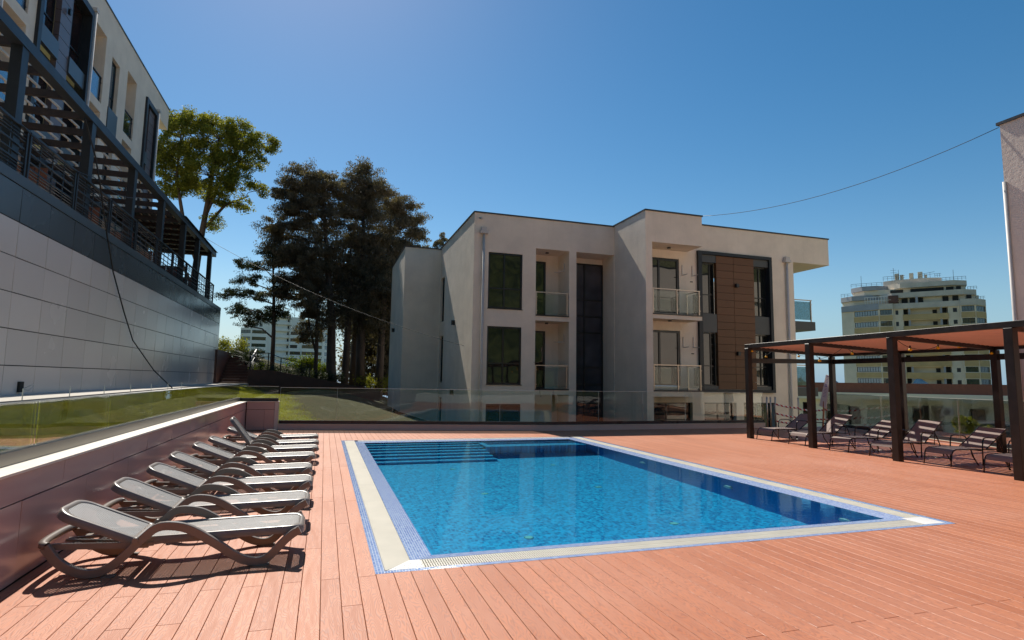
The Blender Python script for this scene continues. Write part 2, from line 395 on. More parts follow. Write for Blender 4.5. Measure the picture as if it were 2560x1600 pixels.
def paneglass(name, col, ior, wav=.03):
    m, t, bs, ln = nodes(name); v = coord(t)
    ln(mixc(t, ramp(t, noise(t, v, .7, 2), .35, .65), col, tuple(c*.4 for c in col)), bs.inputs['Base Color'])
    bs.inputs['Roughness'].default_value = .02; bs.inputs['IOR'].default_value = ior
    bump(t, noise(t, v, .55, 2), wav, .12, bs); return m
M['pane'] = paneglass('dark window pane', (.014, .017, .017), 1.8, .12)
M['pane_sky'] = paneglass('blue window pane', (.05, .10, .13), 2.4, .05)
M['curtain_glass'] = paneglass('charcoal curtain wall glass', (.085, .085, .105), 1.5)
M['glass'] = glass_mat('clear balustrade glass', (.95, .975, .955))
M['glass2'] = glass_mat('frosted balcony glass', (.84, .88, .86))
M['grate_dark'] = M['dark_gap']

def leafmat(name, c1, c2, rough=.55, trans=.25):
    m, t, bs, ln = nodes(name); g = nd(t, 'ShaderNodeNewGeometry'); v = coord(t)
    f = ramp(t, noise(t, v, .55, 3), .35, .65)
    c = mixc(t, g.outputs['Random Per Island'], c1, c2); c = mixc(t, f, c, tuple((a+b)*.5*.62 for a, b in zip(c1, c2)))
    ln(c, bs.inputs['Base Color']); bs.inputs['Roughness'].default_value = rough; bs.inputs['Specular IOR Level'].default_value = .25
    out = t.nodes['Material Output']; tl = nd(t, 'ShaderNodeBsdfTranslucent'); ln(mixc(t, 1., c, (1.3, 1.25, .5), 'MULTIPLY'), tl.inputs[0])
    mx = nd(t, 'ShaderNodeMixShader'); mx.inputs[0].default_value = trans; ln(bs.outputs[0], mx.inputs[1]); ln(tl.outputs[0], mx.inputs[2]); ln(mx.outputs[0], out.inputs[0])
    return m

# ---------------------------------------------------------------- left parapet, its glass balustrade
def parapet():
    root = empty('parapet_wall', (-2.19, 5, 0), label='low parapet wall of glossy terracotta panels behind the row of plastic sun loungers', cat='wall')
    core = MB()
    WX = -2.205
    core.box(-2.60, WX, -4, 18.8, -.1, .835); core.box(-2.6, -1.31, 18.86, 19.05, -.1, .835)
    core.build('wall_core', M['dark_gap'], root, world=True)
    pn = MB(); rr = random.Random(5)
    ys = [4.4+1.3*i for i in range(12)]
    def row(z0, z1, offs):
        y = -4+offs
        edges = [-4.]+[y+1.28*k for k in range(0, 20) if y+1.28*k < 18.7 and y+1.28*k > -3.8]+[18.8]
        for a, b in zip(edges[:-1], edges[1:]):
            e1, e2 = rr.uniform(-.003, .003), rr.uniform(-.003, .003)
            pn.hexa([(-2.24, a+.003, z0), (-2.19+e1, a+.003, z0), (-2.19+e2, b-.003, z0), (-2.24, b-.003, z0)], [(-2.24, a+.003, z1), (-2.19-e1, a+.003, z1), (-2.19-e2, b-.003, z1), (-2.24, b-.003, z1)])
    row(.012, .612, .55); row(.622, .838, .0)
    pn.box(-2.17, -1.83+.15, 18.81, 18.86, .012, .612); pn.box(-1.675, -1.4, 18.81, 18.86, .012, .612); pn.box(-2.17, -1.4, 18.81, 18.86, .622, .838)
    pn.build('wall_panels', M['panel_pink'], root, world=True)
    MB().box(-1.395, -1.29, 18.80, 19.06, 0, .838).build('end_trim', M['pipe'], root, world=True)
    MB().box(-2.62, -2.16, -4, 18.84, .84, .86).box(-2.16, -1.28, 18.79, 19.07, .84, .861).build('cap', M['cap'], root, world=True)
    MB().box(-2.46, -2.37, -4, 18.93, .862, .965).build('balustrade_shoe', M['shoe_metal'], root, world=True)
    MB().box(-2.37, -1.31, 18.87, 18.95, .863, .955).build('balustrade_shoe', M['shoe_dark'], root, world=True)
    edges = [-3.2+1.84*k+.02 for k in range(13)]
    edges = [6.235+1.8*(k-5) for k in range(12)]; edges = [e for e in edges if e < 18.6]+[18.9]
    for a, b in zip(edges[:-1], edges[1:]):
        g = MB().box(-2.421, -2.409, a+.008, b-.008, .966, 1.352).build('glass_pane', M['glass'], root, world=True)
        MB().box(-2.422, -2.408, a+.004, a+.0075, .97, 1.352).build('pane_edge', M['edge'], g); bpy.data.objects[-1] if 0 else None
    MB().box(-2.40, -1.32, 18.903, 18.915, .956, 1.30).build('glass_pane', M['glass'], root, world=True)
    MB().box(-2.41, -1.32, 18.902, 18.916, 1.301, 1.312).box(-2.423, -2.407, -3, 18.9, 1.3525, 1.358).build('glass_edge', M['edge'], root, world=True)
M['edge'] = pm('pale polished glass edge', (.62, .68, .62), .25, var=.05)
def fixpart(o, parent): pass
parapet()

def glass_fence(pts, name, label, kerb_h, pane, root_loc, side=1, kerbmat='curb_pink', top=1.27, th=.2):
    """kerb + dark shoe + glass panes + thin top edge, along a polyline seen from the deck"""
    root = empty(name, root_loc, label=label, cat='glass fence')
    kb = MB(); cp = MB(); sh = MB(); te = MB(); n = 0
    for (a, b) in zip(pts[:-1], pts[1:]):
        a = Vector((*a, 0)); b = Vector((*b, 0)); d = (b-a); L = d.length; d.normalize(); nn = Vector((-d.y, d.x, 0))*side   # away from deck
        def slab(mb, o0, o1, z0, z1, s0=0., s1=None):
            s1 = L if s1 is None else s1
            p = [a+d*s0+nn*o0, a+d*s1+nn*o0, a+d*s1+nn*o1, a+d*s0+nn*o1]
            mb.hexa([q+Vector((0, 0, z0)) for q in p], [q+Vector((0, 0, z1)) for q in p])
        slab(kb, 0, th, -.1, kerb_h-.012); slab(cp, -.012, th+.01, kerb_h-.012, kerb_h)
        slab(sh, .05, .13, kerb_h+.001, kerb_h+.10)
        slab(te, .081, .099, top+.001, top+.012)
        k = max(1, round(L/pane))
        for i in range(k):
            g = MB(); slab(g, .084, .096, kerb_h+.101, top, L*i/k+.006, L*(i+1)/k-.006)
            g.build('glass_pane', M['glass'], root, world=True)
            g = MB(); slab(g, .083, .097, kerb_h+.101, top, L*i/k+.0005, L*i/k+.0045); g.build('pane_edge', M['edge'], root, world=True)
    kb.build('kerb', M[kerbmat], root, world=True); cp.build('kerb_cap', M['cap'], root, world=True)
    sh.build('balustrade_shoe', M['shoe_dark'], root, world=True); te.build('top_edge', M['edge'], root, world=True)
    return root
M['curb_pink'] = pm('pinkish grey kerb cladding', (.66, .52, .48), .5, var=.05, scale=1.5)
glass_fence([(-1.29, 18.93), KINK, (15.55, 17.45)], 'glass_balustrade', 'long clear glass balustrade in dark shoe along the far edge of the deck', .18, 1.55, (7, 17.4, 0))
glass_fence([(18.25, 17.42), (15.25, 5.6)], 'glass_balustrade', 'clear glass balustrade behind the sling loungers under the brown pergola', .08, 3.1, (17, 13, 0), top=1.27, th=.12)

# ---------------------------------------------------------------- terrain beyond the deck
def smooth(a, b, t): t = max(0, min(1, (t-a)/(b-a))); return t*t*(3-2*t)
def zland(x, y):
    if x < -4: base = 1.12
    elif x < -2.6: base = 1.12-(x+4)*.21
    else: base = .826 if x < -1 else .826-(smooth(-1, 9, x))*2.2
    up = .1*smooth(19, 36, y)*smooth(-3.5, 0, x)*(1-smooth(5, 14, x))-.2*smooth(24, 34, y)*smooth(-4.6, -3.6, x)*(1-smooth(-3, 0, x))
    z = base+up
    if x > -2.4 and y < 30: z = min(z, .02+(y-19)*.14) if y > 18.9 else z
    if y > 36: z += .5*smooth(36, 44, y)*(1-smooth(4, 16, x))+1.3*smooth(37.5, 41, y)*(1-smooth(-3.5, 1.5, x))
    # falling hillside to the right and into the distance
    z -= 6*smooth(9, 24, x)*smooth(17, 24, y)
    d = math.hypot(x, y)
    z -= 45*smooth(70, 700, d)
    return z
def lawn():
    mb = MB(); rr = random.Random(11)
    def grid(x0, x1, nx, y0, y1, ny, amp):
        V = []; F = []
        for j in range(ny+1):
            for i in range(nx+1):
                x = x0+(x1-x0)*i/nx; y = y0+(y1-y0)*j/ny; V.append((x, y, zland(x, y)+rr.uniform(-amp, amp)))
        for j in range(ny):
            for i in range(nx):
                a = j*(nx+1)+i; F.append((a, a+1, a+nx+2, a+nx+1))
        mb.add(V, F, True)
    grid(-4.35, -2.61, 12, 0, 19, 90, .012)
    grid(-4.35, 24, 90, 19.0, 48, 90, .012)
    m, t, bs, ln = nodes('rough lawn ground'); v = coord(t)
    n1 = noise(t, v, 1.3, 5, .6); n2 = noise(t, v, 40, 4, .7)
    c = mixc(t, ramp(t, n1, .3, .7), (.12, .15, .02), (.22, .22, .035)); c = mixc(t, ramp(t, n2, .4, .75, 0, .8), c, (.30, .27, .08))
    c = mixc(t, ramp(t, noise(t, v, .45, 3), .55, .72, 0, .7), c, (.12, .075, .035))
    sxl = nd(t, 'ShaderNodeSeparateXYZ'); ln(v, sxl.inputs[0]); c = mixc(t, ramp(t, val(t, 'ADD', val(t, 'ADD', sxl.outputs[0], val(t, 'MULTIPLY', sxl.outputs[1], .22)), val(t, 'MULTIPLY', n1, 3.0)), 4.9, 5.9, 0, .9), c, (.055, .050, .030))  # dark earth tone on the right, also painting in tree and building shade
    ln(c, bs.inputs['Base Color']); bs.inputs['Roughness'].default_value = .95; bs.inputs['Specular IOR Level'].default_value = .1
    bump(t, n2, .8, .04, bs)
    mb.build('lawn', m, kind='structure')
    # blades in the visible strips
    gb = MB()
    def blades(n, fx):
        for _ in range(n):
            x, y = fx(); z = zland(x, y)-.01; a = rr.uniform(0, 6.28); h = rr.uniform(.03, .085); w_ = rr.uniform(.004, .009); lx, ly = rr.uniform(-.04, .04), rr.uniform(-.04, .04)
            dx, dy = math.cos(a)*w_, math.sin(a)*w_
            gb.add([(x-dx, y-dy, z), (x+dx, y+dy, z), (x+lx, y+ly, z+h)], [(0, 1, 2)])
    blades(30000, lambda: (rr.uniform(-4.1, -2.62), 4+15*rr.random()**1.2))
    def bl2():
        while True:
            x, y = rr.uniform(-4.3, 3), rr.uniform(19.1, 35.8)
            if x+.22*y < 3.9+rr.uniform(-.6, .5): return x, y
    blades(30000, bl2)
    m = leafmat('grass blades', (.17, .20, .02), (.42, .40, .08), trans=.55)
    gb.build('grass', m, kind='stuff', label='rough green grass growing beyond the glass balustrades', cat='grass')
    # far land: one big sheet down to the sea
    V = []; F = []; nr, na = 26, 96
    rad = [46*(1.135**k) for k in range(nr)]
    for k, r in enumerate(rad):
        for a in range(na):
            t_ = -math.pi*.5+2*math.pi*a/na; x, y = r*math.cos(t_), r*math.sin(t_)
            z = -6-48*smooth(50, 1000, r) if r > 50 else -4.5
            z += rr.uniform(-.5, .5)*min(4, r/90)
            if y < -10: z = -2+smooth(46, 150, r)*55*smooth(.1, .6, -y/r)+rr.uniform(-2, 2)
            if x < 0 and y > 0: z = -1.5+smooth(60, 300, r)*3-58*smooth(300, 1000, r)
            V.append((x, y, z))
    for k in range(nr-1):
        for a in range(na):
            b = (a+1) % na; F.append((k*na+a, (k+1)*na+a, (k+1)*na+b, k*na+b))
    V.append((0, 0, -3.2)); F += [(len(V)-1, a, (a+1) % na) for a in range(na)]
    m, t, bs, ln = nodes('wooded hillside ground'); v = coord(t)
    c = mixc(t, ramp(t, noise(t, v, .06, 6, .7), .35, .65), (.07, .09, .035), (.20, .19, .10)); ln(c, bs.inputs['Base Color']); bs.inputs['Roughness'].default_value = 1
    bump(t, noise(t, v, .25, 5, .7), 1, 2, bs)
    MB().add(V, F, True).build('hillside', m, kind='structure')
    m, t, bs, ln = nodes('deep blue sea'); v = coord(t, (1, 1, 1))
    bs.inputs['Base Color'].default_value = (.010, .10, .24, 1); bs.inputs['Roughness'].default_value = .35
    bump(t, noise(t, v, .03, 4), .6, 3, bs)
    n = 96; V = [(0, 0, -60)]+[(14000*math.cos(2*math.pi*k/n), 14000*math.sin(2*math.pi*k/n), -60) for k in range(n)]
    MB().add(V, [(0, 1+k, 1+(k+1) % n) for k in range(n)]).build('sea', m, kind='structure')
lawn()
MB().box(26, 110, 16, 90, -9.3, -8.95).build('paving', M['curb'], kind='structure')  # added bright sheet, bounces sunlight onto the shaded guest house and tower
# path and kerb beside the retaining wall
def path():
    a = MB(); 
    n = 12; 
    def strip(mb, xa, xb, z0, z1):
        for k in range(n):
            y0, y1 = 0+36.0*k/n, 36.0*(k+1)/n
            f = lambda y, x: x-.55*smooth(6, 34, y)
            mb.hexa([(f(y0, xa), y0, z0), (f(y0, xb), y0, z0), (f(y1, xb), y1, z0), (f(y1, xa), y1, z0)], [(f(y0, xa), y0, z1), (f(y0, xb), y0, z1), (f(y1, xb), y1, z1), (f(y1, xa), y1, z1)])
    strip(a, -6.4, -4.62, .9, 1.16); a.box(-6.5, -4.2, 36.001, 37.6, .9, 1.18); a.build('path', M['concrete'], kind='structure')
    b = MB(); strip(b, -4.42, -4.12, .9, 1.15); b.build('path_kerb', M['curb'], kind='structure')
    c = MB(); strip(c, -4.62, -4.42, .88, 1.07); strip(c, -4.12, -3.9, .88, 1.075); c.build('soil_shade_strip', M['soil_shade'], kind='structure')  # strip between path and kerb stands in for kerb shade; outer one is earth
M['soil_shade'] = pm('dark brown soil', (.10, .07, .05), .95, var=.3, scale=8, bmp=.6, bscale=30)
path()

# ---------------------------------------------------------------- retaining wall with cladding, terrace
def retaining():
    root = empty('retaining_wall', (-6, 24, 1.1), label='tall grey panel clad retaining wall with charcoal top band beside the lawn', cat='retaining wall')
    MB().box(-9.6, -6.05, 2, 36.98, .5, 5.3).build('wall_core', M['dark_gap'], root, world=True)
    rr = random.Random(8); cols = [13.79+1.285*k for k in range(-9, 18)]; cols = [c for c in cols if c < 36.8]+[37.03]
    zs = [1.12, 1.745, 2.475, 3.195, 3.905, 4.615]
    g = MB(); d = MB(); f = MB()
    def pan(mb, a, b, z0, z1, tl=.004, x=-6.0):
        e = [rr.uniform(-tl, tl) for _ in range(4)]
        mb.hexa([(-6.045, a+.008, z0), (x+e[0], a+.008, z0), (x+e[1], b-.008, z0), (-6.045, b-.008, z0)], [(-6.045, a+.008, z1), (x+e[2], a+.008, z1), (x+e[3], b-.008, z1), (-6.045, b-.008, z1)])
    for a, b in zip(cols[:-1], cols[1:]):
        for z0, z1 in zip(zs[:-1], zs[1:]): pan(g, a, b, z0+.010, z1-.010)
        pan(d, a, b, 4.628, 5.325); 
    pan(f, 2.0, 36.98, 5.345, 5.56, 0, -5.985)
    f.box(-9.4, -6.046, 37.0, 37.04, 5.345, 5.56); d.box(-9.4, -6.046, 36.99, 37.03, 4.63, 5.325)
    for z0, z1 in zip(zs[:-1], zs[1:]): g.box(-9.4, -6.046, 36.99, 37.03, z0+.007, z1-.007)
    g.build('grey_panels', M['panel_grey'], root, world=True); d.build('charcoal_band', M['panel_dark'], root, world=True); f.build('fascia', M['fascia'], root, world=True)
    so_ = empty('wall_socket', (-6, 14.45, 1.2), label='small open cable box near the foot of the grey retaining wall', cat='cable box')
    MB().box(-5.999, -5.95, 14.38, 14.54, 1.20, 1.42).build('box', M['dark_gap'], so_, world=True)
    w1 = MB().tube([(-5.95, 14.5, 1.27), (-5.88, 14.6, 1.33), (-5.85, 14.7, 1.36)], .008, 5).build('wire', M['pipe'], so_, world=True)
    MB().tube([(-5.95, 14.48, 1.26), (-5.86, 14.56, 1.24), (-5.83, 14.65, 1.31)], .008, 5).build('wire', M['pipe'], so_, world=True)
    MB().box(-9.35, -6.05, 2, 36.97, 5.31, 5.42).build('terrace_floor', M['concrete'], None, kind='structure')
retaining()

def railing(y0, y1, i):
    root = empty('terrace_railing', (-6.12, y0, 5.5), label=None, cat='railing', group='dark metal railing panels along the terrace edge')
    b = MB(); X = -6.10; L = y1-y0
    fr = MB()
    for y in (y0+.04, y1-.04): fr.box(X-.03, X+.03, y-.03, y+.03, 5.45, 6.58)
    fr.box(X-.04, X+.04, y0, y1, 6.56, 6.60); fr.build('frame', M['dark_metal'], root, world=True)
    for z, t_ in [(6.47, .012), (6.40, .012), (6.33, .012), (6.18, .035), (6.0, .022), (5.86, .035), (5.79, .012), (5.72, .012), (5.65, .012), (5.58, .012)]:
        b.box(X-.01, X+.012, y0+.071, y1-.071, z-t_/2, z+t_/2)
    b.build('rails', M['dark_metal'], root, world=True)
    u = MB(); n = 3
    for k in range(1, n+1):
        y = y0+L*k/(n+1); u.box(X-.026, X-.0105, y-.02, y+.02, 5.45, 6.555)
    u.build('uprights', M['dark_metal'], root, world=True)
    return root
names = ['nearest', 'second', 'third', 'fourth', 'fifth', 'sixth', 'seventh', 'eighth', 'ninth', 'tenth', 'eleventh', 'twelfth']
ry = [11.5, 14.02, 16.42, 18.82, 21.2, 23.6, 26.0, 28.4, 30.8, 33.0, 34.95]
for i, (a, b) in enumerate(zip(ry[:-1], ry[1:])):
    r0 = railing(a+.03, b-.03, i)
    r0['label'] = 'dark metal railing panel on the terrace edge, %s from the left edge of the photo' % names[i]
er = empty('terrace_railing', (-7, 34.95, 5.5), label='dark metal railing across the far end of the terrace', cat='railing', group='dark metal railing panels along the terrace edge')
b = MB()
for z, t_ in [(6.58, .04), (6.47, .012), (6.40, .012), (6.33, .012), (6.18, .03), (6.0, .02), (5.86, .03), (5.72, .012), (5.6, .012)]: b.box(-9.2, -6.15, 34.94, 34.965, z-t_/2, z+t_/2)
b.build('rails', M['dark_metal'], er, world=True)
b = MB()
for k in range(5): b.box(-9.1+.7*k, -9.06+.7*k, 34.966, 34.99, 5.45, 6.58)
b.build('uprights', M['dark_metal'], er, world=True)

def terrace_pergola():
    root = empty('terrace_pergola', (-6.1, 24, 5.5), label='long dark timber pergola with pale slats on the terrace above the grey wall', cat='pergola')
    py = [10.2, 13.62, 17.3, 20.88, 24.35, 27.9, 30.82, 33.97]
    for y in py: MB().box(-6.32, -6.12, y-.13, y+.13, 5.43, 8.199).build('post', M['dark_metal'], root, world=True)
    for y in py[2::2]: MB().box(-9.0, -8.82, y-.1, y+.1, 5.43, 8.199).build('post', M['dark_metal'], root, world=True)
    MB().box(-6.33, -6.10, 4, 35.1, 8.2, 8.43).build('beam', M['dark_metal'], root, world=True)
    MB().box(-9.08, -8.9, 4, 35.1, 8.2, 8.43).build('beam', M['dark_metal'], root, world=True)
    rf = MB(); sl_ = MB(); y = 9.0; rr = random.Random(2); ys = []
    while y < 34.9: ys.append(y); y += 1.17
    ys.append(35.0)
    for y in ys: rf.box(-8.9, -6.33, y-.045, y+.045, 8.22, 8.40)
    rf.build('rafters', M['brown_wood'], root, world=True)
    for a, b in zip(ys[:-1], ys[1:]):
        if a > 27.4: continue
        for k in range(8):
            x = -8.75+.31*k; sl_.bar((x, a-.06, 8.425), (x, b+.08, 8.475), .035, .05)
    for k in range(8):
        for a, b in zip(ys[:-1], ys[1:]):
            if a > 27.4: sl_.bar((-8.75+.31*k, a, 8.425), (-8.75+.31*k, b-.02, 8.425), .035, .05)
    sl_.build('slats', M['slat'], root, world=True)
    rs = MB(); n = 44
    for k in range(n):
        x0 = -9.15+3.12*k/n; x1 = -9.15+3.12*(k+1)/n; z0 = 8.46+.02*(k % 2); z1 = 8.46+.02*((k+1) % 2)
        rs.hexa([(x0, 27.4, z0), (x1, 27.4, z1), (x1, 35.2, z1), (x0, 35.2, z0)], [(x0, 27.4, z0+.006), (x1, 27.4, z1+.006), (x1, 35.2, z1+.006), (x0, 35.2, z0+.006)])
    rs.build('roof_sheet', M['dark_metal'], root, world=True)
terrace_pergola()
# brown board screens on the terrace
for i, y in enumerate((16.2, 19.6, 22.8, 26.1, 29.3, 32.4)):
    r0 = empty('terrace_screen', (-7.5, y, 5.43), label='red brown board screen on the terrace behind the railing, %s from the left' % names[i], cat='screen', group='brown board screens on the terrace')
    m = MB()
    for k in range(9): m.box(-6.6-.26*k-.245, -6.6-.26*k, y-.02, y+.02, 5.46, 6.52)
    m.build('boards', M['screen'] if 'screen' in M else M.setdefault('screen', pm('red brown composite board', (.17, .06, .035), .6, var=.2)), r0, world=True)
    MB().box(-8.95, -6.58, y-.03, y+.03, 6.521, 6.56).build('top_rail', M['dark_metal'], r0, world=True)
M['screen']
# ---------------------------------------------------------------- generic facade tools
def facade(mb, f, u0, u1, z0, z1, holes, depth=.3):
    """wall face with openings and their reveals; f(u, z, d) gives the point, d inward"""
    us = sorted({u0, u1, *[h[0] for h in holes], *[h[1] for h in holes]}); zs = sorted({z0, z1, *[h[2] for h in holes], *[h[3] for h in holes]})
    us = [u for u in us if u0 <= u <= u1]; zs = [z for z in zs if z0 <= z <= z1]
    for a, b in zip(us[:-1], us[1:]):
        for c, d in zip(zs[:-1], zs[1:]):
            m = ((a+b)/2, (c+d)/2)
            if any(h[0] < m[0] < h[1] and h[2] < m[1] < h[3] for h in holes): continue
            mb.quad(f(a, c, 0), f(b, c, 0), f(b, d, 0), f(a, d, 0))
    for h in holes:
        a, b, c, d = h[:4]; D = h[4] if len(h) > 4 else depth
        mb.quad(f(a, c, 0), f(a, c, D), f(a, d, D), f(a, d, 0)); mb.quad(f(b, c, 0), f(b, d, 0), f(b, d, D), f(b, c, D))
        mb.quad(f(a, c, 0), f(b, c, 0), f(b, c, D), f(a, c, D)); mb.quad(f(a, d, 0), f(a, d, D), f(b, d, D), f(b, d, 0))
        if D > .6: mb.quad(f(a, c, D), f(b, c, D), f(b, d, D), f(a, d, D))
def fbox(mb, f, a, b, c, d, d0, d1):
    mb.hexa([f(a, c, d0), f(b, c, d0), f(b, c, d1), f(a, c, d1)], [f(a, d, d0), f(b, d, d0), f(b, d, d1), f(a, d, d1)])
def window(root, f, a, b, c, d, D, vs=(), hs=(), fw=.055, pane='pane', name='window'):
    m = MB(); e = .004
    a += e; b -= e; c += e; d -= e
    fbox(m, f, a, a+fw, c, d, D-.06, D); fbox(m, f, b-fw, b, c, d, D-.06, D); fbox(m, f, a+fw, b-fw, c, c+fw, D-.06, D); fbox(m, f, a+fw, b-fw, d-fw, d, D-.06, D)
    vv = [a]+[a+(b-a)*v for v in vs]+[b]
    for v in vv[1:-1]: fbox(m, f, v-fw*.5, v+fw*.5, c+fw, d-fw, D-.055, D)
    for h in hs:
        z = c+(d-c)*h
        for p, q in zip(vv[:-1], vv[1:]): fbox(m, f, p+fw*(1 if p == a else .5), q-fw*(1 if q == b else .5), z-fw*.4, z+fw*.4, D-.05, D)
    o = m.build(name, M['frame'], root, world=True)
    g = MB(); g.quad(f(a, c, D-.02), f(b, c, D-.02), f(b, d, D-.02), f(a, d, D-.02))
    pn = g.build('pane', M[pane], o); pn.location = -Vector(root.location)
    return o
def rail(root, f, a, b, z, h, d, posts, pane='glass2', name='balcony_rail', mat='steel'):
    m = MB()
    for u in posts: fbox(m, f, u-.022, u+.022, z, z+h-.02, d-.02, d+.024)
    fbox(m, f, a, b, z+h-.02, z+h+.02, d-.03, d+.03)
    for u in posts:
        for zz in (z+.18*h, z+.8*h): fbox(m, f, u-.05, u+.05, zz-.012, zz+.012, d-.035, d-.021)
    o = m.build(name, M[mat], root, world=True)
    g = MB(); us = list(posts)
    for p, q in zip(us[:-1], us[1:]): fbox(g, f, p+.05, q-.05, z+.08, z+h-.08, d-.006, d+.006)
    pn = g.build('glass', M[pane], o); pn.location = -Vector(root.location)
    return o

# ---------------------------------------------------------------- the apartment block above the terrace (left)
def left_block():
    X = -9.3; root = empty('apartment_block', (X, 26, 5.4), label='cream apartment block on the left with tall dark framed window bays above the terrace', cat='building')
    f = lambda u, z, d: (X-d, u, z)
    H = []; tops = [(12.67, 15.57), (9.47, 12.30), (6.27, 9.10)]
    Y0, Y1, ZB, ZT = 10., 34.2, 5.4, 16.9
    for lo, hi in tops:
        for a, b in ((19.1, 20.55), (25.35, 26.7), (29.4, 30.7), (15.5, 17)): H.append((a, b, lo, hi, 1.3))
        H.append((27.45, 28.4, lo+.25, hi-.4, .22))
    H.append((21.05, 25.03, 5.7, 15.65, .3)); H.append((32.14, 34.03, 5.7, 15.65, .3))
    w_ = MB(); facade(w_, f, Y0, Y1, ZB, ZT-1.25, H)
    # end wall, roof, overhang
    w_.quad((X, Y1, ZB), (X-9, Y1, ZB), (X-9, Y1, ZT-1.25), (X, Y1, ZT-1.25))
    w_.box(X-9, X, Y0, 36.35, ZT-1.25, ZT-.04)
    w_.build('wall', M['stucco'], root, world=True)
    MB().box(X-9, X+.035, Y0-.03, 36.4, ZT-.04, ZT+.02).build('roof_flashing', M['coping'], root, world=True)
    for lo, hi in tops:
        for a, b in ((19.1, 20.55), (25.35, 26.7), (29.4, 30.7), (15.5, 17)):
            rail(root, f, a+.01, b-.01, lo+.02, 1.08, .08, (a+.04, b-.04), 'glass_blue', mat='dark_metal')
            window(root, f, a+.15, b-.5, lo+.02, hi-.4, 1.29, (), ())
        window(root, f, 27.45, 28.4, lo+.25, hi-.4, .2, (.5,), (.3,), pane='pane_sky')
    sp = MB()
    for lo, hi in tops: fbox(sp, f, 27.4, 28.5, lo-.75, lo+.24, -.04, -.005)
    sp.build('spandrel', M['fascia'], root, world=True)
    # dark framed bays
    for a, b, kind in ((21.05, 25.03, 2), (32.14, 34.03, 1)):
        m = MB()
        fbox(m, f, a, a+.22, 5.7, 15.65, -.1, .28); fbox(m, f, b-.14, b, 5.7, 15.65, -.1, .28); fbox(m, f, a+.22, b-.14, 15.4, 15.65, -.1, .28)
        o = m.build('bay_frame', M['dark_metal'], root, world=True)
        pa, pb = (22.68, 23.52) if kind == 2 else (33.0, 33.88)
        p = MB(); z = 5.75
        while z < 15.3:
            fbox(p, f, pa, pb, z+.012, min(z+.46, 15.39), .02, .2); z += .47
        p.build('cladding_strip', M['panel_plum'], root, world=True)
        for lo, hi in tops:
            for wa, wb in (((a+.24, pa-.01), (pb+.01, b-.16)) if kind == 2 else ((a+.24, pa-.01),)):
                window(root, f, wa, wb, lo+.30, hi-.17 if hi > 15 else hi, .26, (.35,), (.28,), pane='pane_brown')
                q = MB(); fbox(q, f, wa, wb, lo-.31, lo+.29, -.03, .1); q.build('spandrel', M['fascia'], root, world=True)
    for y in (25.15, 34.12, 18.9):
        dp = MB().tube([(X+.09, y, 5.6), (X+.09, y, 15.75)], .06, 10).box(X+.01, X+.17, y-.12, y+.12, 15.72, 15.86); dp.build('downpipe', M['pipe'], root, world=True)
    lp = MB().box(X+.02, X+.1, 23.05, 23.15, 14.3, 14.5).build('wall_lamp', M['frame'], root, world=True)
    MB().box(X-1.5, X-.1, 34.25, 35.3, 11.95, 12.2).build('balcony_slab', M['fascia'], root, world=True)
    g = MB().box(X-.16, X-.14, 34.25, 35.3, 12.25, 13.3).build('balcony_glass', M['glass_blue'], root, world=True)
M['glass_blue'] = glass_mat('pale blue balcony glass', (.55, .72, .80), 1.9)
M['panel_plum'] = cladding('plum grey cladding strip', (.16, .13, .135), .35, .4)
M['pane_brown'] = paneglass('dark brown tinted pane', (.035, .018, .016), 1.7)
left_block()
# what stands behind the photographer and shows only in reflections
MB().box(-14, 30, -40, -4.02, -.3, -.05).build('rear_terrace', M['concrete'], kind='structure')
_m = MB(); _V = []; _F = []; _r = random.Random(77)
for _j in range(31):
    for _i in range(61):
        _y = -26-_j*2.6; _x = -120+_i*4.2; _V.append((_x, _y, -.3+smooth(0, 30, _j)*42+_r.uniform(-1, 1)*min(2.2, _j*.35)+4*math.sin(_x*.05)*smooth(0, 10, _j)))
for _j in range(30):
    for _i in range(60): _a = _j*61+_i; _F.append((_a, _a+61, _a+62, _a+1))
_mt, _t, _bs, _ln = nodes('bushy slope behind'); _v = coord(_t)
_ln(mixc(_t, ramp(_t, noise(_t, _v, .35, 6, .7), .38, .62), (.012, .024, .008), (.075, .09, .025)), _bs.inputs['Base Color']); _bs.inputs['Roughness'].default_value = 1
_m.add(_V, _F, True).build('hills', _mt, kind='structure')

hb = empty('hotel_block', (46, -20, -3), label='sunlit cream block behind the photographer, seen only mirrored in the bay windows', cat='building')
_m = MB(); facade(_m, lambda u, z, d: (u, -20-d, z), 37, 58, -3, 15.5, [(a, a+1.8, z, z+1.7, .3) for a in (39, 43, 47, 51, 55) for z in (1.5, 4.7, 7.9, 11.1)]); _m.box(37.01, 57.99, -32, -20.5, -3, 15.4); _m.build('wall', M['stucco'], hb, world=True)

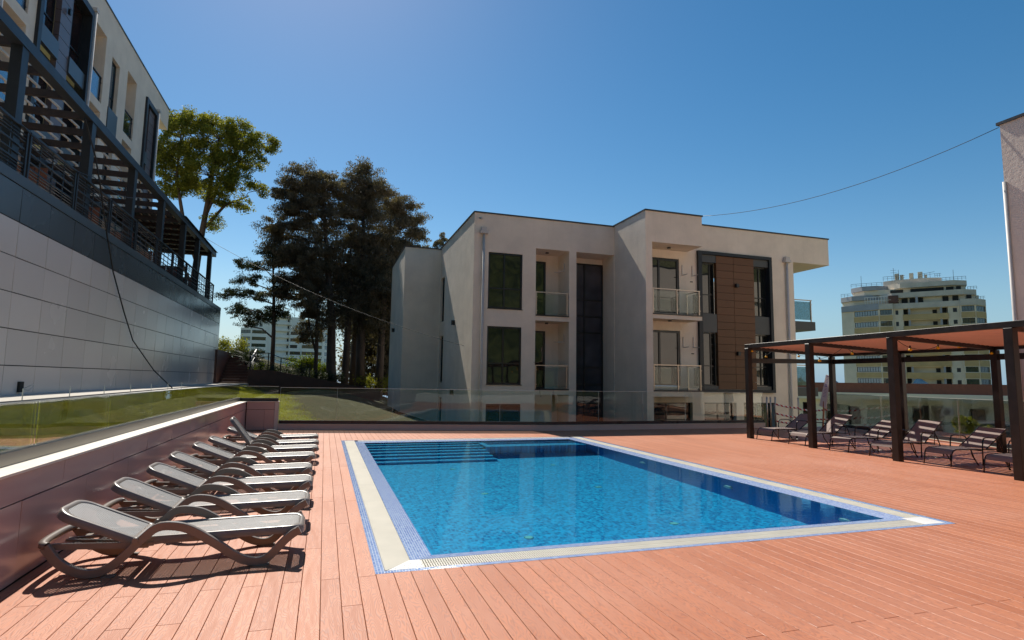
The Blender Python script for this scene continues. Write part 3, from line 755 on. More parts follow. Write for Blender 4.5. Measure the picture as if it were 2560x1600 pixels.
# ---------------------------------------------------------------- the apartment block beyond the pool
def main_block():
    YA, YB, YT, ZT = 23.2, 21.5, 20.48, 8.72
    root = empty('apartment_block', (5.77, YA, -3), label='three storey cream apartment block with brown panelled bay and balconies beyond the pool', cat='building')
    fA = lambda u, z, d: (u, YA+d, z)
    fB = lambda u, z, d: (u, YB+d, z)
    fS = lambda u, z, d: (5.77+d, u, z)
    fW = lambda u, z, d: (3.8+d, u, z)
    w_ = MB()
    H = [(6.42, 7.96, 4.64, 7.06, .16), (6.42, 7.95, 1.42, 3.87, .16), (8.58, 10.17, 4.45, 7.40, 1.25), (8.58, 10.17, 1.24, 4.21, 1.25), (8.58, 10.17, -2.2, 1.0, 1.25), (10.52, 12.40, -3.5, 7.40, 1.2), (6.42, 7.95, -1.9, .6, .16)]
    facade(w_, fA, 5.77, 12.42, -5, ZT, H)
    HS = [(29.42, 30.35, 4.62, 7.0, .22), (29.42, 30.35, 1.42, 3.88, .22), (29.42, 30.35, -1.8, .68, .22)]
    facade(w_, fS, YA, 30.55, -5, ZT, HS)
    facade(w_, lambda u, z, d: (u, 30.55+d, z), 3.8, 5.77, -5, 8.66, [])
    facade(w_, fW, 30.55, 36.8, -5, 8.66, [])
    # tall middle block: fin, roof box, balcony slabs
    w_.box(12.42, 12.73, YT, YA+.6, -5, 7.449); w_.box(12.42, 15.2, YT, 24, 7.45, ZT+.04)
    HB = [(12.85, 14.72, 4.62, 7.06, .14), (12.85, 14.72, 1.45, 3.86, .14), (15.72, 19.64, 1.29, 7.45, .25), (12.9, 15.3, -2.2, .75, .3), (15.9, 17.6, -2.2, .75, .3), (18.0, 19.7, -2.2, .75, .3)]
    facade(w_, fB, 12.731, 21.07, -5, 7.43, HB)
    w_.quad((21.07, YB, -5), (21.07, 27, -5), (21.07, 27, 7.43), (21.07, YB, 7.43))
    w_.box(15.2, 23.28, YB, 26.5, 7.431, ZT); w_.box(8, 15.2, 24.01, 36, 7.6, ZT-.03); w_.box(21.08, 22.0, 23.6, 30, -5, 7.43)
    w_.quad((3.8, 36.8, -5), (3.8, 36.8, 8.66), (21, 36.8, 8.66), (21, 36.8, -5)); w_.quad((3.9, 30.6, 8.6), (21, 30.6, 8.6), (21, 36.7, 8.6), (3.9, 36.7, 8.6))
    w_.quad((5.8, YA+.02, 8.6), (12.4, YA+.02, 8.6), (12.4, 30.6, 8.6), (5.8, 30.6, 8.6))
    w_.box(12.731, 15.14, YT+.02, YB, 4.24, 4.45)
    w_.box(12.731, 15.14, YT+.02, YB, 1.03, 1.25)
    w_.build('wall', M['stucco'], root, world=True)
    r_ = MB(); z0, z1 = ZT, ZT+.06
    r_.box(5.74, 12.44, YA-.04, YA+.06, z0+.001, z1); r_.box(5.73, 5.83, YA+.06, 30.5, z0+.001, z1); r_.box(3.77, 5.8, 30.51, 30.61, 8.661, 8.72); r_.box(3.76, 3.86, 30.61, 36.8, 8.661, 8.72)
    r_.box(12.39, 15.24, YT-.04, YT+.06, z0+.041, z1+.04); r_.box(12.39, 12.49, YT+.06, 24, z0+.041, z1+.04); r_.box(15.14, 15.24, YT+.06, 24, z0+.041, z1+.04); r_.box(15.25, 23.32, YB-.04, YB+.06, z0+.001, z1); r_.box(23.22, 23.32, YB+.06, 26.5, z0+.001, z1)
    r_.build('roof_flashing', M['coping'], root, world=True)
    window(root, fA, 6.42, 7.96, 4.64, 7.06, .10, (.47,), (.36,), fw=.07); window(root, fA, 6.42, 7.95, 1.42, 3.87, .10, (.47,), (.36,), fw=.07); window(root, fA, 6.42, 7.95, -1.9, .6, .1, (.47,), (.36,), fw=.07)
    for z in (4.64, 1.42): MB().box(6.4, 7.98, YA-.035, YA+.0, z-.03, z-.002).build('window_sill', M['frame'], root, world=True)
    fN = lambda u, z, d: (u, YA+1.25+d, z)
    for z, zt in ((4.46, 7.08), (1.25, 3.86)):
        window(root, fN, 8.6, 9.5, z, zt, -.03, (), (), fw=.09, name='balcony_door', pane='pane')
        rail(root, fA, 8.6, 10.16, z+.01, 1.0, .08, (8.64, 10.1))
        MB().box(8.59, 10.16, YA-.04, YA+.02, z-.05, z+.005).build('balcony_edge', M['frame'], root, world=True)
        MB().tube([(9.35, YA+.62, zt+.33), (9.35, YA+.62, zt+.27)], .08, 14).build('ceiling_lamp', M['frame'], root, world=True)
        b = MB(); b.bar((10.15, YA+.5, zt-.52), (9.85, YA+.5, zt-.52), .03, .03); b.bar((10.15, YA+.95, zt-.5), (9.85, YA+.95, zt-.5), .03, .03); b.bar((10.14, YA+.5, zt-.5), (10.14, YA+.5, zt-.15), .03, .03)
        b.build('wall_bracket', M['pipe'], root, world=True)
    # curtain wall in the recess
    fR = lambda u, z, d: (u, YA+1.2+d, z)
    g = MB(); g.quad(fR(10.53, -3.4, -.05), fR(12.39, -3.4, -.05), fR(12.39, 7.08, -.05), fR(10.53, 7.08, -.05)); g.build('curtain_wall', M['curtain_glass'], root, world=True)
    m = MB(); fbox(m, fR, 11.42, 11.48, -3.4, 7.08, -.1, -.052); fbox(m, fR, 12.33, 12.395, -3.4, 7.08, -.1, -.052); fbox(m, fR, 10.525, 12.39, 7.081, 7.14, -.1, -.03)
    for z in (5.42, 4.64, 3.87, 2.26, 1.47, .6, -.8): fbox(m, fR, 10.53, 11.415, z-.03, z+.03, -.1, -.052); fbox(m, fR, 11.485, 12.32, z-.03, z+.03, -.1, -.052)
    m.build('curtain_wall_frame', M['frame'], root, world=True)
    m = MB(); fbox(m, fR, 10.525, 12.39, 7.141, 7.39, -.08, -.0); m.build('curtain_wall_head', M['stucco'], root, world=True)
    # balcony doors, rails on the middle block
    for z, zt in ((4.63, 7.06), (1.46, 3.86)):
        window(root, fB, 12.86, 14.71, z, zt, .1, (.46,), (), fw=.09, name='balcony_door')
        zb = z-.17
        rail(root, lambda u, z, d: (u, YT+.06+d, z), 12.76, 15.06, zb, 1.03, 0., (12.79, 13.93, 15.03))
        rail(root, lambda u, z, d: (15.06+d, u, z), YT+.12, YB-.03, zb, 1.03, 0., (YT+.16, YB-.06))
        MB().box(12.74, 15.15, YT-.01, YB-.002, zb-.055, zb-.005).build('balcony_edge', M['frame'], root, world=True)
        MB().tube([(13.9, YT+.55, z+2.79), (13.9, YT+.55, z+2.74)], .08, 14).build('ceiling_lamp', M['frame'], root, world=True)
        for u in (14.86, 15.38):
            b = MB(); b.bar((u, YB-.02, zt-.25), (u, YB-.02, zt-.72), .03, .03); b.bar((u, YB-.02, zt-.72), (u, YB-.42, zt-.72), .03, .03)
            b.build('wall_bracket', M['pipe'], root, world=True)
        MB().box(15.28, 15.4, YB-.03, YB-.001, zt-1.0, zt-.96).build('outlet', M['frame'], root, world=True)
    # framed bay
    m = MB(); fbox(m, fB, 15.64, 15.83, 1.2, 7.52, -.13, .24); fbox(m, fB, 19.55, 19.70, 1.2, 7.52, -.13, .24); fbox(m, fB, 15.83, 19.55, 7.38, 7.52, -.13, .24); fbox(m, fB, 15.83, 19.55, 1.2, 1.33, -.13, .24)
    m.build('bay_frame', M['dark_metal'], root, world=True)
    p = MB(); z = 1.335; rr = random.Random(4)
    while z < 7.3:
        zz = min(z+.334, 7.378); e = rr.uniform(-.002, .002)
        for a, b in ((16.64, 17.57), (17.585, 18.7)): fbox(p, fB, a, b, z+.006, zz-.006, -.06+e, .1)
        z += .335
    p.build('brown_cladding', M['brown_clad'], root, world=True)
    MB().box(16.64, 18.7, YB+.101, YB+.12, 1.34, 7.37).build('cladding_backing', M['dark_gap'], root, world=True)
    for z in (6.03, 2.93): MB().box(17.62, 17.76, YB-.2, YB-.062, z-.07, z+.1).build('wall_lamp', M['frame'], root, world=True)
    for a, b in ((15.835, 16.635), (18.705, 19.545)):
        for lo, hi, md in ((4.70, 7.03, .38), (1.5, 3.86, .37)):
            mm = .72 if a < 16 else .52
            window(root, fB, a, b, lo, hi, .2, (mm,), (md,), fw=.05)
        for lo, hi in ((3.87, 4.69), (7.04, 7.375), (1.335, 1.49)):
            q = MB(); fbox(q, fB, a, b, lo, hi, -.04, .12); q.build('spandrel', M['grey_panel'], root, world=True)
    # downpipes, lamps
    for x, y, top in ((6.17, YA-.1, 7.8), (20.6, YB-.1, 7.35)):
        d = MB().tube([(x, y, -4), (x, y, top)], .055, 10)
        d.build('downpipe', M['pipe'], root, world=True)
        MB().box(x-.17, x+.17, y-.12, y+.09, top, top+.12).box(x-.12, x+.1, y-.1, y+.08, top+.121, top+.26).build('rain_hopper', M['pipe'], root, world=True)
    for (x, y, z) in ((5.77, 26.7, 4.28), (3.8, 34.38, 4.44), (5.77, 26.66, .98)): MB().box(x-.16, x-.001, y-.06, y+.06, z-.1, z+.12).build('wall_lamp', M['frame'], root, world=True)
    MB().tube([(6.0, YA-.01, 8.5), (6.05, YA-.22, 8.42)], .045, 8).build('security_camera', M['pipe'], root, world=True)
    for (a, b, c, d, D) in HS: window(root, fS, a, b, c, d, .15, (), (), fw=.06)
    for x in (9.1, 9.25, 9.4): MB().bar((x, 25.5, 8.6), (x+.12, 25.5, 9.35), .015, .015).build('roof_antenna', M['coping'], root, world=True)
    # right corner glazed bay and dark balcony
    MB().box(21.075, 22.05, 23.3, 23.59, -4, 7.43).build('corner_panel', M['grey_panel'], root, world=True)
    for z in (4.24, 1.05):
        MB().box(21.1, 22.75, 21.95, 23.29, z, z+.42).build('balcony_slab', M['grey_panel'], root, world=True)
        rail(root, lambda u, z, d: (u, 22.0+d, z), 21.12, 22.6, z+.43, 1.05, 0, (21.4, 22.55), pane='glass_blue')
        window(root, lambda u, z, d: (u, 23.3+d, z), 21.1, 22.04, z+.44, z+2.9, -.01, (.6,), ())
    for i, (a, b) in enumerate(((12.9, 15.3), (15.9, 17.6), (18.0, 19.7))): window(root, fB, a, b, -2.2, .75, .25, (.5,), (.75,))
main_block()

# ---------------------------------------------------------------- steps, brown planter wall, planting
def steps():
    st = empty('garden_stairs', (-5.1, 36, 1.18), label='brown boarded outdoor staircase climbing beside the end of the retaining wall', cat='staircase')
    for k in range(10):
        xr = -4.32-(.25*max(0, k-5))
        MB().box(-5.86, xr, 37.2+.34*k, 37.58+.34*(k+1), 1.1+.17*k, 1.1+.17*(k+1)-.03).build('riser', M['brown_wall'], st, world=True)
        MB().box(-5.87, xr+.01, 37.16+.34*k, 37.53+.34*k, 1.1+.17*(k+1)-.029, 1.1+.17*(k+1)).build('tread', M['tread'], st, world=True)
    MB().box(-6.1, -5.88, 36.2, 41.5, 1, 3.1).build('side_wall', M['brown_wall'], st, world=True)
    pw = empty('planter_wall', (-1, 36.4, 1), label='long dark brown garden wall sloping down to the right below the conifers', cat='wall')
    n = 24; xs = [-4.28+(7.6)*k/n for k in range(n+1)]
    zt = lambda x: 2.0-.02*(x+4.28) if x < -3.0 else 1.97-(x+3)*.178
    m = MB()
    for a, b in zip(xs[:-1], xs[1:]):
        m.add([(a, 36.6, .2), (b, 36.6, .2), (b, 36.6, zt(b)), (a, 36.6, zt(a)), (a, 36.85, .2), (b, 36.85, .2), (b, 36.85, zt(b)), (a, 36.85, zt(a))], [(0, 1, 2, 3), (3, 2, 6, 7), (5, 4, 7, 6)])
    m.quad((-4.28, 36.6, .2), (-4.28, 36.6, zt(-4.28)), (-4.28, 41, zt(-4.28)), (-4.28, 41, .2)); m.quad((-4.28, 36.85, 2), (-3.3, 36.85, 1.99), (-3.3, 41, 2.0), (-4.28, 41, 2.0))
    m.build('boarded_face', M['brown_wall'], pw, world=True)
    hr = empty('stair_handrail', (-4.3, 37, 1.2), label='dark metal handrail beside the brown garden steps', cat='handrail')
    b = MB()
    for y in (37.0, 39.2): b.bar((-4.22, y, 1.15), (-4.22, y, 2.75+(y-37)*.2), .06, .06)
    b.bar((-4.22, 36.8, 2.55), (-4.22, 39.6, 3.3), .06, .05); b.bar((-4.22, 36.8, 2.2), (-4.22, 39.6, 2.95), .03, .03); b.bar((-4.22, 36.85, 2.55), (-4.22, 36.95, 2.2), .05, .05)
    b.build('rail', M['dark_metal'], hr, world=True)
    h2 = empty('stair_handrail', (-3.4, 36.9, 2.0), label='dark wire handrail along the top of the brown planter wall', cat='handrail')
    b = MB(); P = [(-4.25, 37, 2.0, 1.0), (-3.25, 37, 2.0, 1.0), (-2.55, 37, 1.75, .98), (-.9, 37.4, 1.6, .75)]
    for x, y, z, h in P: b.bar((x, y, z), (x, y, z+h), .06, .06)
    for p, q in zip(P[:-1], P[1:]):
        for t_ in (1., .75, .5, .28): b.bar((p[0], p[1], p[2]+p[3]*t_), (q[0], q[1], q[2]+q[3]*t_), .02 if t_ < 1 else .05, .02 if t_ < 1 else .04)
    b.build('rail', M['dark_metal'], h2, world=True)
steps()

# ---------------------------------------------------------------- plants and trees
import numpy as np
M['leaf'] = leafmat('broad green leaves', (.12, .165, .028), (.36, .34, .06), trans=.5)
M['needle'] = leafmat('dark cypress foliage', (.095, .09, .066), (.25, .20, .14), trans=.35)
M['cedar'] = leafmat('dark green cedar foliage', (.03, .05, .028), (.065, .08, .04), trans=.25)
M['palmleaf'] = leafmat('dark palm leaves', (.012, .028, .012), (.035, .055, .018), trans=.2)
M['shrub'] = leafmat('bright shrub leaves', (.06, .12, .010), (.19, .22, .015), trans=.45)
M['bark'] = pm('grey brown bark', (.085, .062, .050), .95, var=.35, scale=4, bmp=.8, bscale=12, bdist=.03, stretch=(1, 1, .25))
def leafmesh(name, mat, C, size, parent, aspect=.5, droop=None, sv=.4, seed=1):
    """C: (n,3) leaf centres in parent space; each leaf is one bent quad"""
    r = np.random.default_rng(seed); n = len(C); C = np.asarray(C)
    d = r.normal(size=(n, 3)); 
    if droop is not None: d = d*droop[0]+np.array(droop[1])
    d /= np.linalg.norm(d, axis=1)[:, None]; a = r.normal(size=(n, 3)); s = np.cross(d, a); s /= np.linalg.norm(s, axis=1)[:, None]
    L = size*(1+sv*r.uniform(-1, 1, n))[:, None]; Wd = L*aspect
    V = np.stack([C-d*L*.5, C+s*Wd*.5, C+d*L*.5, C-s*Wd*.5], 1).reshape(-1, 3)
    me = bpy.data.meshes.new(name); me.vertices.add(4*n); me.vertices.foreach_set('co', V.ravel())
    me.loops.add(4*n); me.loops.foreach_set('vertex_index', np.arange(4*n)); me.polygons.add(n)
    me.polygons.foreach_set('loop_start', np.arange(0, 4*n, 4)); me.update(); me.validate()
    me.materials.append(mat); o = bpy.data.objects.new(name, me); COL.objects.link(o); o.parent = parent
    return o
def tree(name, label, cat, base, trunk, blobs, mat, n_clump, n_leaf, size, clump_r, depth=1., group=None, seed=1, aspect=.5, droop=None, limbs=True, stems=(), K=1.):
    """trunk: list of (x,y,z,r) world; blobs: (x, z, rx, rz[, y]) filled with leaf clumps tied to the trunk by limbs"""
    sc_ = lambda p: (p[0]*K, p[1]*K, 1.6+(p[2]-1.6)*K, *[q*K for q in p[3:]])
    base = sc_(base); trunk = [sc_(p) for p in trunk]; stems = [[sc_(p) for p in s_] for s_ in stems]; blobs = [(b[0]*K, 1.6+(b[1]-1.6)*K, b[2]*K, b[3]*K) for b in blobs]
    root = empty(name, base, label=label, cat=cat, group=group); rr = random.Random(seed); r = np.random.default_rng(seed)
    wood = MB(); wood.tube([p[:3] for p in trunk], [p[3] for p in trunk], 9)
    for s_ in stems: wood.tube([p[:3] for p in s_], [p[3] for p in s_], 7)
    P = []; tot = sum(b[2]*b[3] for b in blobs)
    allp = [p for p in trunk]+[p for s_ in stems for p in s_]
    # finer anchors along stems
    anch = []
    for ch in [trunk]+list(stems):
        for p, q in zip(ch[:-1], ch[1:]):
            for k in range(6):
                t_ = k/6; anch.append([p[i]+(q[i]-p[i])*t_ for i in range(4)])
    for b in blobs:
        bx, bz, rx, rz = b[:4]; by = b[4] if len(b) > 4 else base[1]; ry = max(rx, rz)*depth
        k = max(2, int(n_clump*b[2]*b[3]/tot)); cs = []
        for _ in range(k):
            while True:
                v = np.array([rr.uniform(-1, 1) for _ in range(3)]); l = np.linalg.norm(v)
                if .05 < l < 1: break
            v = v/l*(l**.45)
            cs.append(np.array([bx+v[0]*rx, by+v[1]*ry, bz+v[2]*rz]))
        bc = np.array([bx, by, bz])
        if limbs:
            cand = [a for a in anch if a[2] < bz-.15*rz] or anch
            a = min(cand, key=lambda a: (a[0]-bx)**2+(a[1]-by)**2+((a[2]-bz)*1.3)**2+2*abs(a[2]-(bz-max(1., .5*abs(a[0]-bx)))))
            mid = [(a[0]+bx)/2+rr.uniform(-.15, .15), (a[1]+by)/2, (a[2]+bz)/2+rr.uniform(-.1, .25)]
            r0 = min(a[3]*.55, .11)
            wood.tube([a[:3], mid, (bx, by, bz)], [r0, r0*.7, r0*.4], 6)
            for c in cs[::3]: wood.tube([mid if rr.random() < .3 else (bx, by, bz), tuple((bc+c)/2+np.array([0, 0, rr.uniform(-.1, .1)])), tuple(c)], [r0*.4, .02, .008], 4, caps=False)
        for c in cs:
            m = int(n_leaf*rr.uniform(.5, 1.4)); cr = clump_r*rr.uniform(.6, 1.3)
            q = r.normal(size=(m, 3)); q /= np.linalg.norm(q, axis=1)[:, None]; q *= (r.uniform(0, 1, m)**.45)[:, None]*cr*np.array([1.05, 1.05, .72])
            if droop is not None:
                ov = (c-bc)*np.array([1, 1, .35]); ov = ov/(np.linalg.norm(ov)+1e-6); q = q*.85+ov[None, :]*(q@ov)[:, None]*.9
            P.append(q+c)
    wood.build('trunk', M['bark'], root, world=True)
    P = np.concatenate(P)-np.array(base)
    leafmesh('crown', mat, P, size, root, aspect, droop, seed=seed)
    return root
# broadleaf tree behind the terrace
dec = [(-7.62, 17.63, 1.53, 1.64), (-9.71, 17.6, 1.15, 1.39), (-10.06, 15.05, 1.3, 1.64), (-8.02, 15.03, 1.76, 1.73), (-9.35, 18.78, .84, .61), (-6.34, 17.96, 1.13, 1.09), (-4.93, 17.74, .98, .72), (-5.75, 16.47, 1.06, .71), (-6.41, 14.82, 1.05, .61), (-5.13, 14.4, .64, .46), (-5.82, 13.33, .55, .4), (-7.07, 13.47, .69, .39), (-7.7, 11.88, .58, .49), (-10.85, 16.32, .7, 1.37), (-10.77, 18.55, .47, .5)]
tree('broadleaf_tree', 'sunlit broadleaf tree with yellow green leaves rising behind the terrace pergola', 'tree', (-8.6, 42, 1.5),
     [(-8.75, 42, 1.4, .30), (-8.65, 42, 6, .26), (-8.4, 42, 9.6, .22), (-8.15, 42, 12.2, .17), (-7.9, 42, 15, .12), (-7.6, 42, 18, .05)],
     dec, M['leaf'], 640, 135, .115, .42, .95, seed=3, aspect=.6,
     stems=[[(-8.5, 42, 9.3, .16), (-9.3, 41.8, 11.5, .13), (-9.9, 41.6, 14.5, .09), (-9.8, 41.5, 18, .04)], [(-8.3, 42, 11.2, .12), (-7.0, 42.2, 13.2, .09), (-5.6, 42.3, 14.0, .04)], [(-8.1, 42, 12.3, .12), (-7.2, 42.2, 15.5, .09), (-5.4, 42.3, 17.4, .04)], [(-8.6, 42, 7.5, .1), (-10.4, 42.4, 11, .09), (-10.8, 42.4, 15.5, .05)]])
DR = (.75, (0, 0, -.9))
tree('cedar_tree', 'small cedar with open drooping branches left of the tall conifers', 'tree', (-3.8, 46, 2.2),
     [(-3.75, 46, 1.6, .17), (-3.8, 46, 5, .14), (-3.95, 46, 8, .10), (-4.2, 46, 11, .04)],
     [(-4.22, 10.66, .84, .55), (-5.28, 9.81, .82, .42), (-6.38, 9.88, .6, .3), (-5.77, 8.72, .96, .42), (-6.91, 7.59, .8, .42), (-5.16, 7.55, 1.1, .45), (-6.18, 6.45, .81, .41), (-4.8, 6.07, .96, .54), (-3.53, 8.26, .84, .76), (-3.71, 6.43, .83, .6), (-5.44, 5.3, .68, .29)],
     M['cedar'], 190, 130, .14, .30, .8, K=.86, seed=5, aspect=.28, droop=DR)
tree('cypress_tree', 'slender conifer with two thin stems and a narrow dark crown', 'tree', (-.75, 45.5, 1.8),
     [(-.7, 45.5, 1.2, .17), (-.7, 45.5, 4, .14), (-.8, 45.5, 6.5, .1), (-1.2, 45.5, 11, .03)],
     [(-1.48, 10.16, 1.0, 1.4), (-1.5, 7.7, 1.05, 1.7), (-.83, 5.81, .9, 1.2), (-1.62, 4.67, .6, .6)], M['needle'], 130, 280, .14, .34, .8, K=.86, seed=6, aspect=.3, droop=DR,
     stems=[[(-.72, 45.5, 3.4, .09), (-1.3, 45.5, 5.4, .07), (-1.6, 45.5, 8, .03)]])
tree('conifer_tree', 'tall dark conifer with thick trunk and wide ragged crown, left of the group', 'tree', (.45, 46, 1.5),
     [(.55, 46, .8, .42), (.4, 46, 2.5, .36), (.3, 46, 6, .3), (-.3, 46, 11, .2), (-.8, 46, 16, .06)],
     [(-2.26, 16.83, 1.24, 1.02), (-.76, 16.53, 1.19, 1.13), (-2.75, 15.17, 1.45, 1.43), (-1.24, 14.07, 1.78, 1.59), (-3.79, 13.02, 1.28, .68), (-3.13, 11.37, 1.43, 1.24), (-1.1, 11.23, 1.77, 1.57), (-3.65, 10.4, .99, .55), (-3.14, 8.9, .99, .67), (-.71, 9.06, 1.48, 1.41), (-4.03, 12.22, .79, .46), (-3.51, 7.8, .85, .43)],
     M['needle'], 440, 270, .15, .46, .8, K=.86, seed=7, aspect=.3, droop=DR)
tree('conifer_tree', 'tallest dark conifer with dense domed crown in the middle of the group', 'tree', (2.6, 47, 1.2),
     [(2.7, 47, .4, .4), (2.6, 47, 4, .34), (2.5, 47, 10, .24), (2.3, 47, 17, .06)],
     [(2.46, 17.59, 1.54, 1.28), (2.11, 18.46, .25, .74), (3.0, 16.13, 2.1, 1.52), (1.42, 15.95, 1.58, 1.5), (2.14, 13.7, 2.39, 1.82), (1.94, 11.04, 2.37, 1.97), (3.29, 8.85, 2.23, 1.8), (1.45, 8.08, 1.86, 1.78), (3.66, 11.51, 1.77, 1.66), (2.45, 6.21, 1.88, 1.28)],
     M['needle'], 480, 290, .15, .48, .7, K=.86, seed=8, aspect=.3, droop=DR)
tree('conifer_tree', 'dark conifer with long upswept right branches next to the apartment block', 'tree', (4.7, 49, 1.0),
     [(4.8, 49, .2, .38), (4.7, 49, 4, .32), (4.6, 49, 10, .24), (4.8, 49, 16, .06)],
     [(4.98, 16.6, 1.2, .89), (6.21, 16.03, 1.32, .78), (7.11, 15.05, 1.12, .64), (5.58, 14.19, 1.72, 1.23), (7.32, 14.0, .98, .49), (5.15, 12.04, 1.36, 1.57), (6.32, 12.67, 1.04, .88), (4.39, 9.91, 1.51, 1.72), (5.0, 6.86, 1.51, 2.39), (5.77, 8.96, .85, 1.04), (6.3, 5.5, 1.2, 3), (5.6, 3.0, 1.4, 1.8)],
     M['needle'], 440, 270, .15, .46, .7, K=.86, seed=9, aspect=.3, droop=DR)
tree('conifer_tree', 'conifer branch tips showing just above the left end of the block roof', 'tree', (9.5, 60, 0),
     [(9.4, 60, -3, .4), (9.5, 60, 6, .3), (9.7, 60, 15.5, .06)], [(10.49, 15.96, 1.09, .43), (11.34, 16.78, .52, .62), (8.58, 15.22, 1.71, .52), (9.5, 14, 2, 1.2)], M['needle'], 60, 200, .2, .4, .7, seed=10, aspect=.3, droop=DR)
for i, (x, y, r0, lb) in enumerate(((1.45, 46.5, .27, 'straight bare conifer trunk right of the thickest trunk'), (2.1, 48.2, .26, 'dark bare conifer trunk second right of the thickest trunk'), (4.1, 46.8, .3, 'broad bare conifer trunk in the shade before the apartment block'), (5.5, 47.6, .22, 'thin shaded conifer trunk nearest the apartment block'))):
    x *= .86; y *= .86; t_ = empty('conifer_tree', (x, y, .6), label=lb, cat='tree', group='bare lower trunks of the conifer group')
    MB().tube([(x, y, 0), (x+.05, y, 3), (x+.1, y, 7), (x+.0, y, 11)], [r0, r0*.85, r0*.7, r0*.2], 9).build('trunk', M['bark'], t_, world=True)
    r = np.random.default_rng(40+i); C = np.concatenate([r.normal(size=(260, 3))*np.array([.5, .5, .8])+np.array([r.uniform(-1, 1), r.uniform(-.6, .6), r.uniform(4.5, 10)]) for _ in range(26)])
    leafmesh('crown', M['needle'], C, .18, t_, .3, DR, seed=50+i)
# understorey thicket behind the trunks: hedge mass
def bush(name, label, cat, base, ext, n, size, mat, seed, group=None, kind=None, zf=None):
    r = np.random.default_rng(seed); root = empty(name, base, label=label, cat=cat, group=group)
    k = max(4, int(n/110)); cs = r.uniform(-1, 1, (k, 3)); cs[:, 2] = r.uniform(0, 1, k)**.8
    C = np.concatenate([r.normal(size=(int(n/k), 3))*size*1.6+c*np.array(ext) for c in cs])
    C = C[C[:, 2] > -.1]
    leafmesh('foliage', mat, C, size, root, .55, None, seed=seed)
    st = MB()
    for c in cs[:14]: st.tube([(c[0]*ext[0]*.3, c[1]*ext[1]*.3, -.2), tuple(c*np.array(ext))], [.02, .008], 4)
    st.build('stem', M['bark'], root)
    return root
bush('shrub', 'bright green shrub catching sunlight between the conifer trunks', 'shrub', (-1.5, 43.0, 1.85), (.9, .6, 1.0), 3500, .12, M['shrub'], 21)
bush('shrub', 'yellow green shrub right of the slender conifer stem', 'shrub', (-.15, 42.6, 1.45), (.55, .5, .85), 2600, .12, M['shrub'], 22)
bush('shrub', 'low dark shrub at the foot of the palm beside the garden steps', 'shrub', (-5.0, 41.2, 2.3), (.75, .8, .9), 4200, .10, M['cedar'], 23)
bush('shrub', 'leafy bank plant beside the top of the garden steps', 'shrub', (-6.2, 42.3, 2.6), (1.1, .8, 1.3), 4600, .11, M['leaf'], 24)
bush('shrub', 'low green ground cover shrub above the planter wall', 'shrub', (-2.3, 38.2, 1.75), (1.2, .7, .35), 4600, .08, M['cedar'], 25)
bush('shrub', 'spreading dark ground cover shrub under the slender conifer', 'shrub', (-.2, 38.6, 1.45), (1.3, .7, .33), 4600, .08, M['cedar'], 26)
bush('shrub', 'small bright plant growing by the steps handrail', 'shrub', (-3.9, 37.6, 1.95), (.35, .3, .4), 900, .07, M['shrub'], 27)
bush('shrub', 'sparse green shrub in the shade near the apartment block wall', 'shrub', (3.2, 40.5, .7), (1.1, .8, .9), 2600, .1, M['leaf'], 28)
bush('shrub', 'dense dark thicket behind the conifer trunks', 'shrub', (4.3, 47, .2), (3.0, 1.6, 6.8), 26000, .22, M['needle'], 29)
def palm():
    root = empty('palm_tree', (-4.6, 39.8, 1.9), label='small date palm with arching dark fronds above the garden steps', cat='palm')
    MB().tube([(-4.6, 39.8, 1.6), (-4.6, 39.8, 2.4)], [.2, .24], 10).build('trunk', M['bark'], root, world=True)
    rr = random.Random(12)
    for i in range(26):
        a = i*2.4+rr.uniform(-.2, .2); el = rr.uniform(.15, 1.2); L = rr.uniform(1.25, 1.75); fr = MB(); pts = []
        for k in range(12):
            t_ = k/11; r_ = L*t_*math.cos(el*(1-.3*t_)); z = L*t_*math.sin(el)-.75*t_*t_*L*(.9 if el < .8 else .6); pts.append(Vector((-4.6+math.cos(a)*r_, 39.8+math.sin(a)*r_, 2.4+z)))
        fr.tube(pts, [.018-.001*k for k in range(12)], 4)
        for k in range(1, 12):
            for s_ in (-1, 1):
                for h in (0, .5):
                    p = pts[k]*(1-h)+pts[k-1]*h; d = (pts[k]-pts[k-1]).normalized(); sd_ = d.cross(Vector((0, 0, 1))).normalized()*s_
                    l = .34*(1-abs(k/11-.45)*1.1)+.08; tip = p+sd_*l*.8+d*l*.55+Vector((0, 0, -.12*l+.04)); w2 = d*.016
                    fr.add([p-w2, p+w2, tip], [(0, 1, 2)])
        fr.build('frond', M['palmleaf'], root, world=True)
palm()

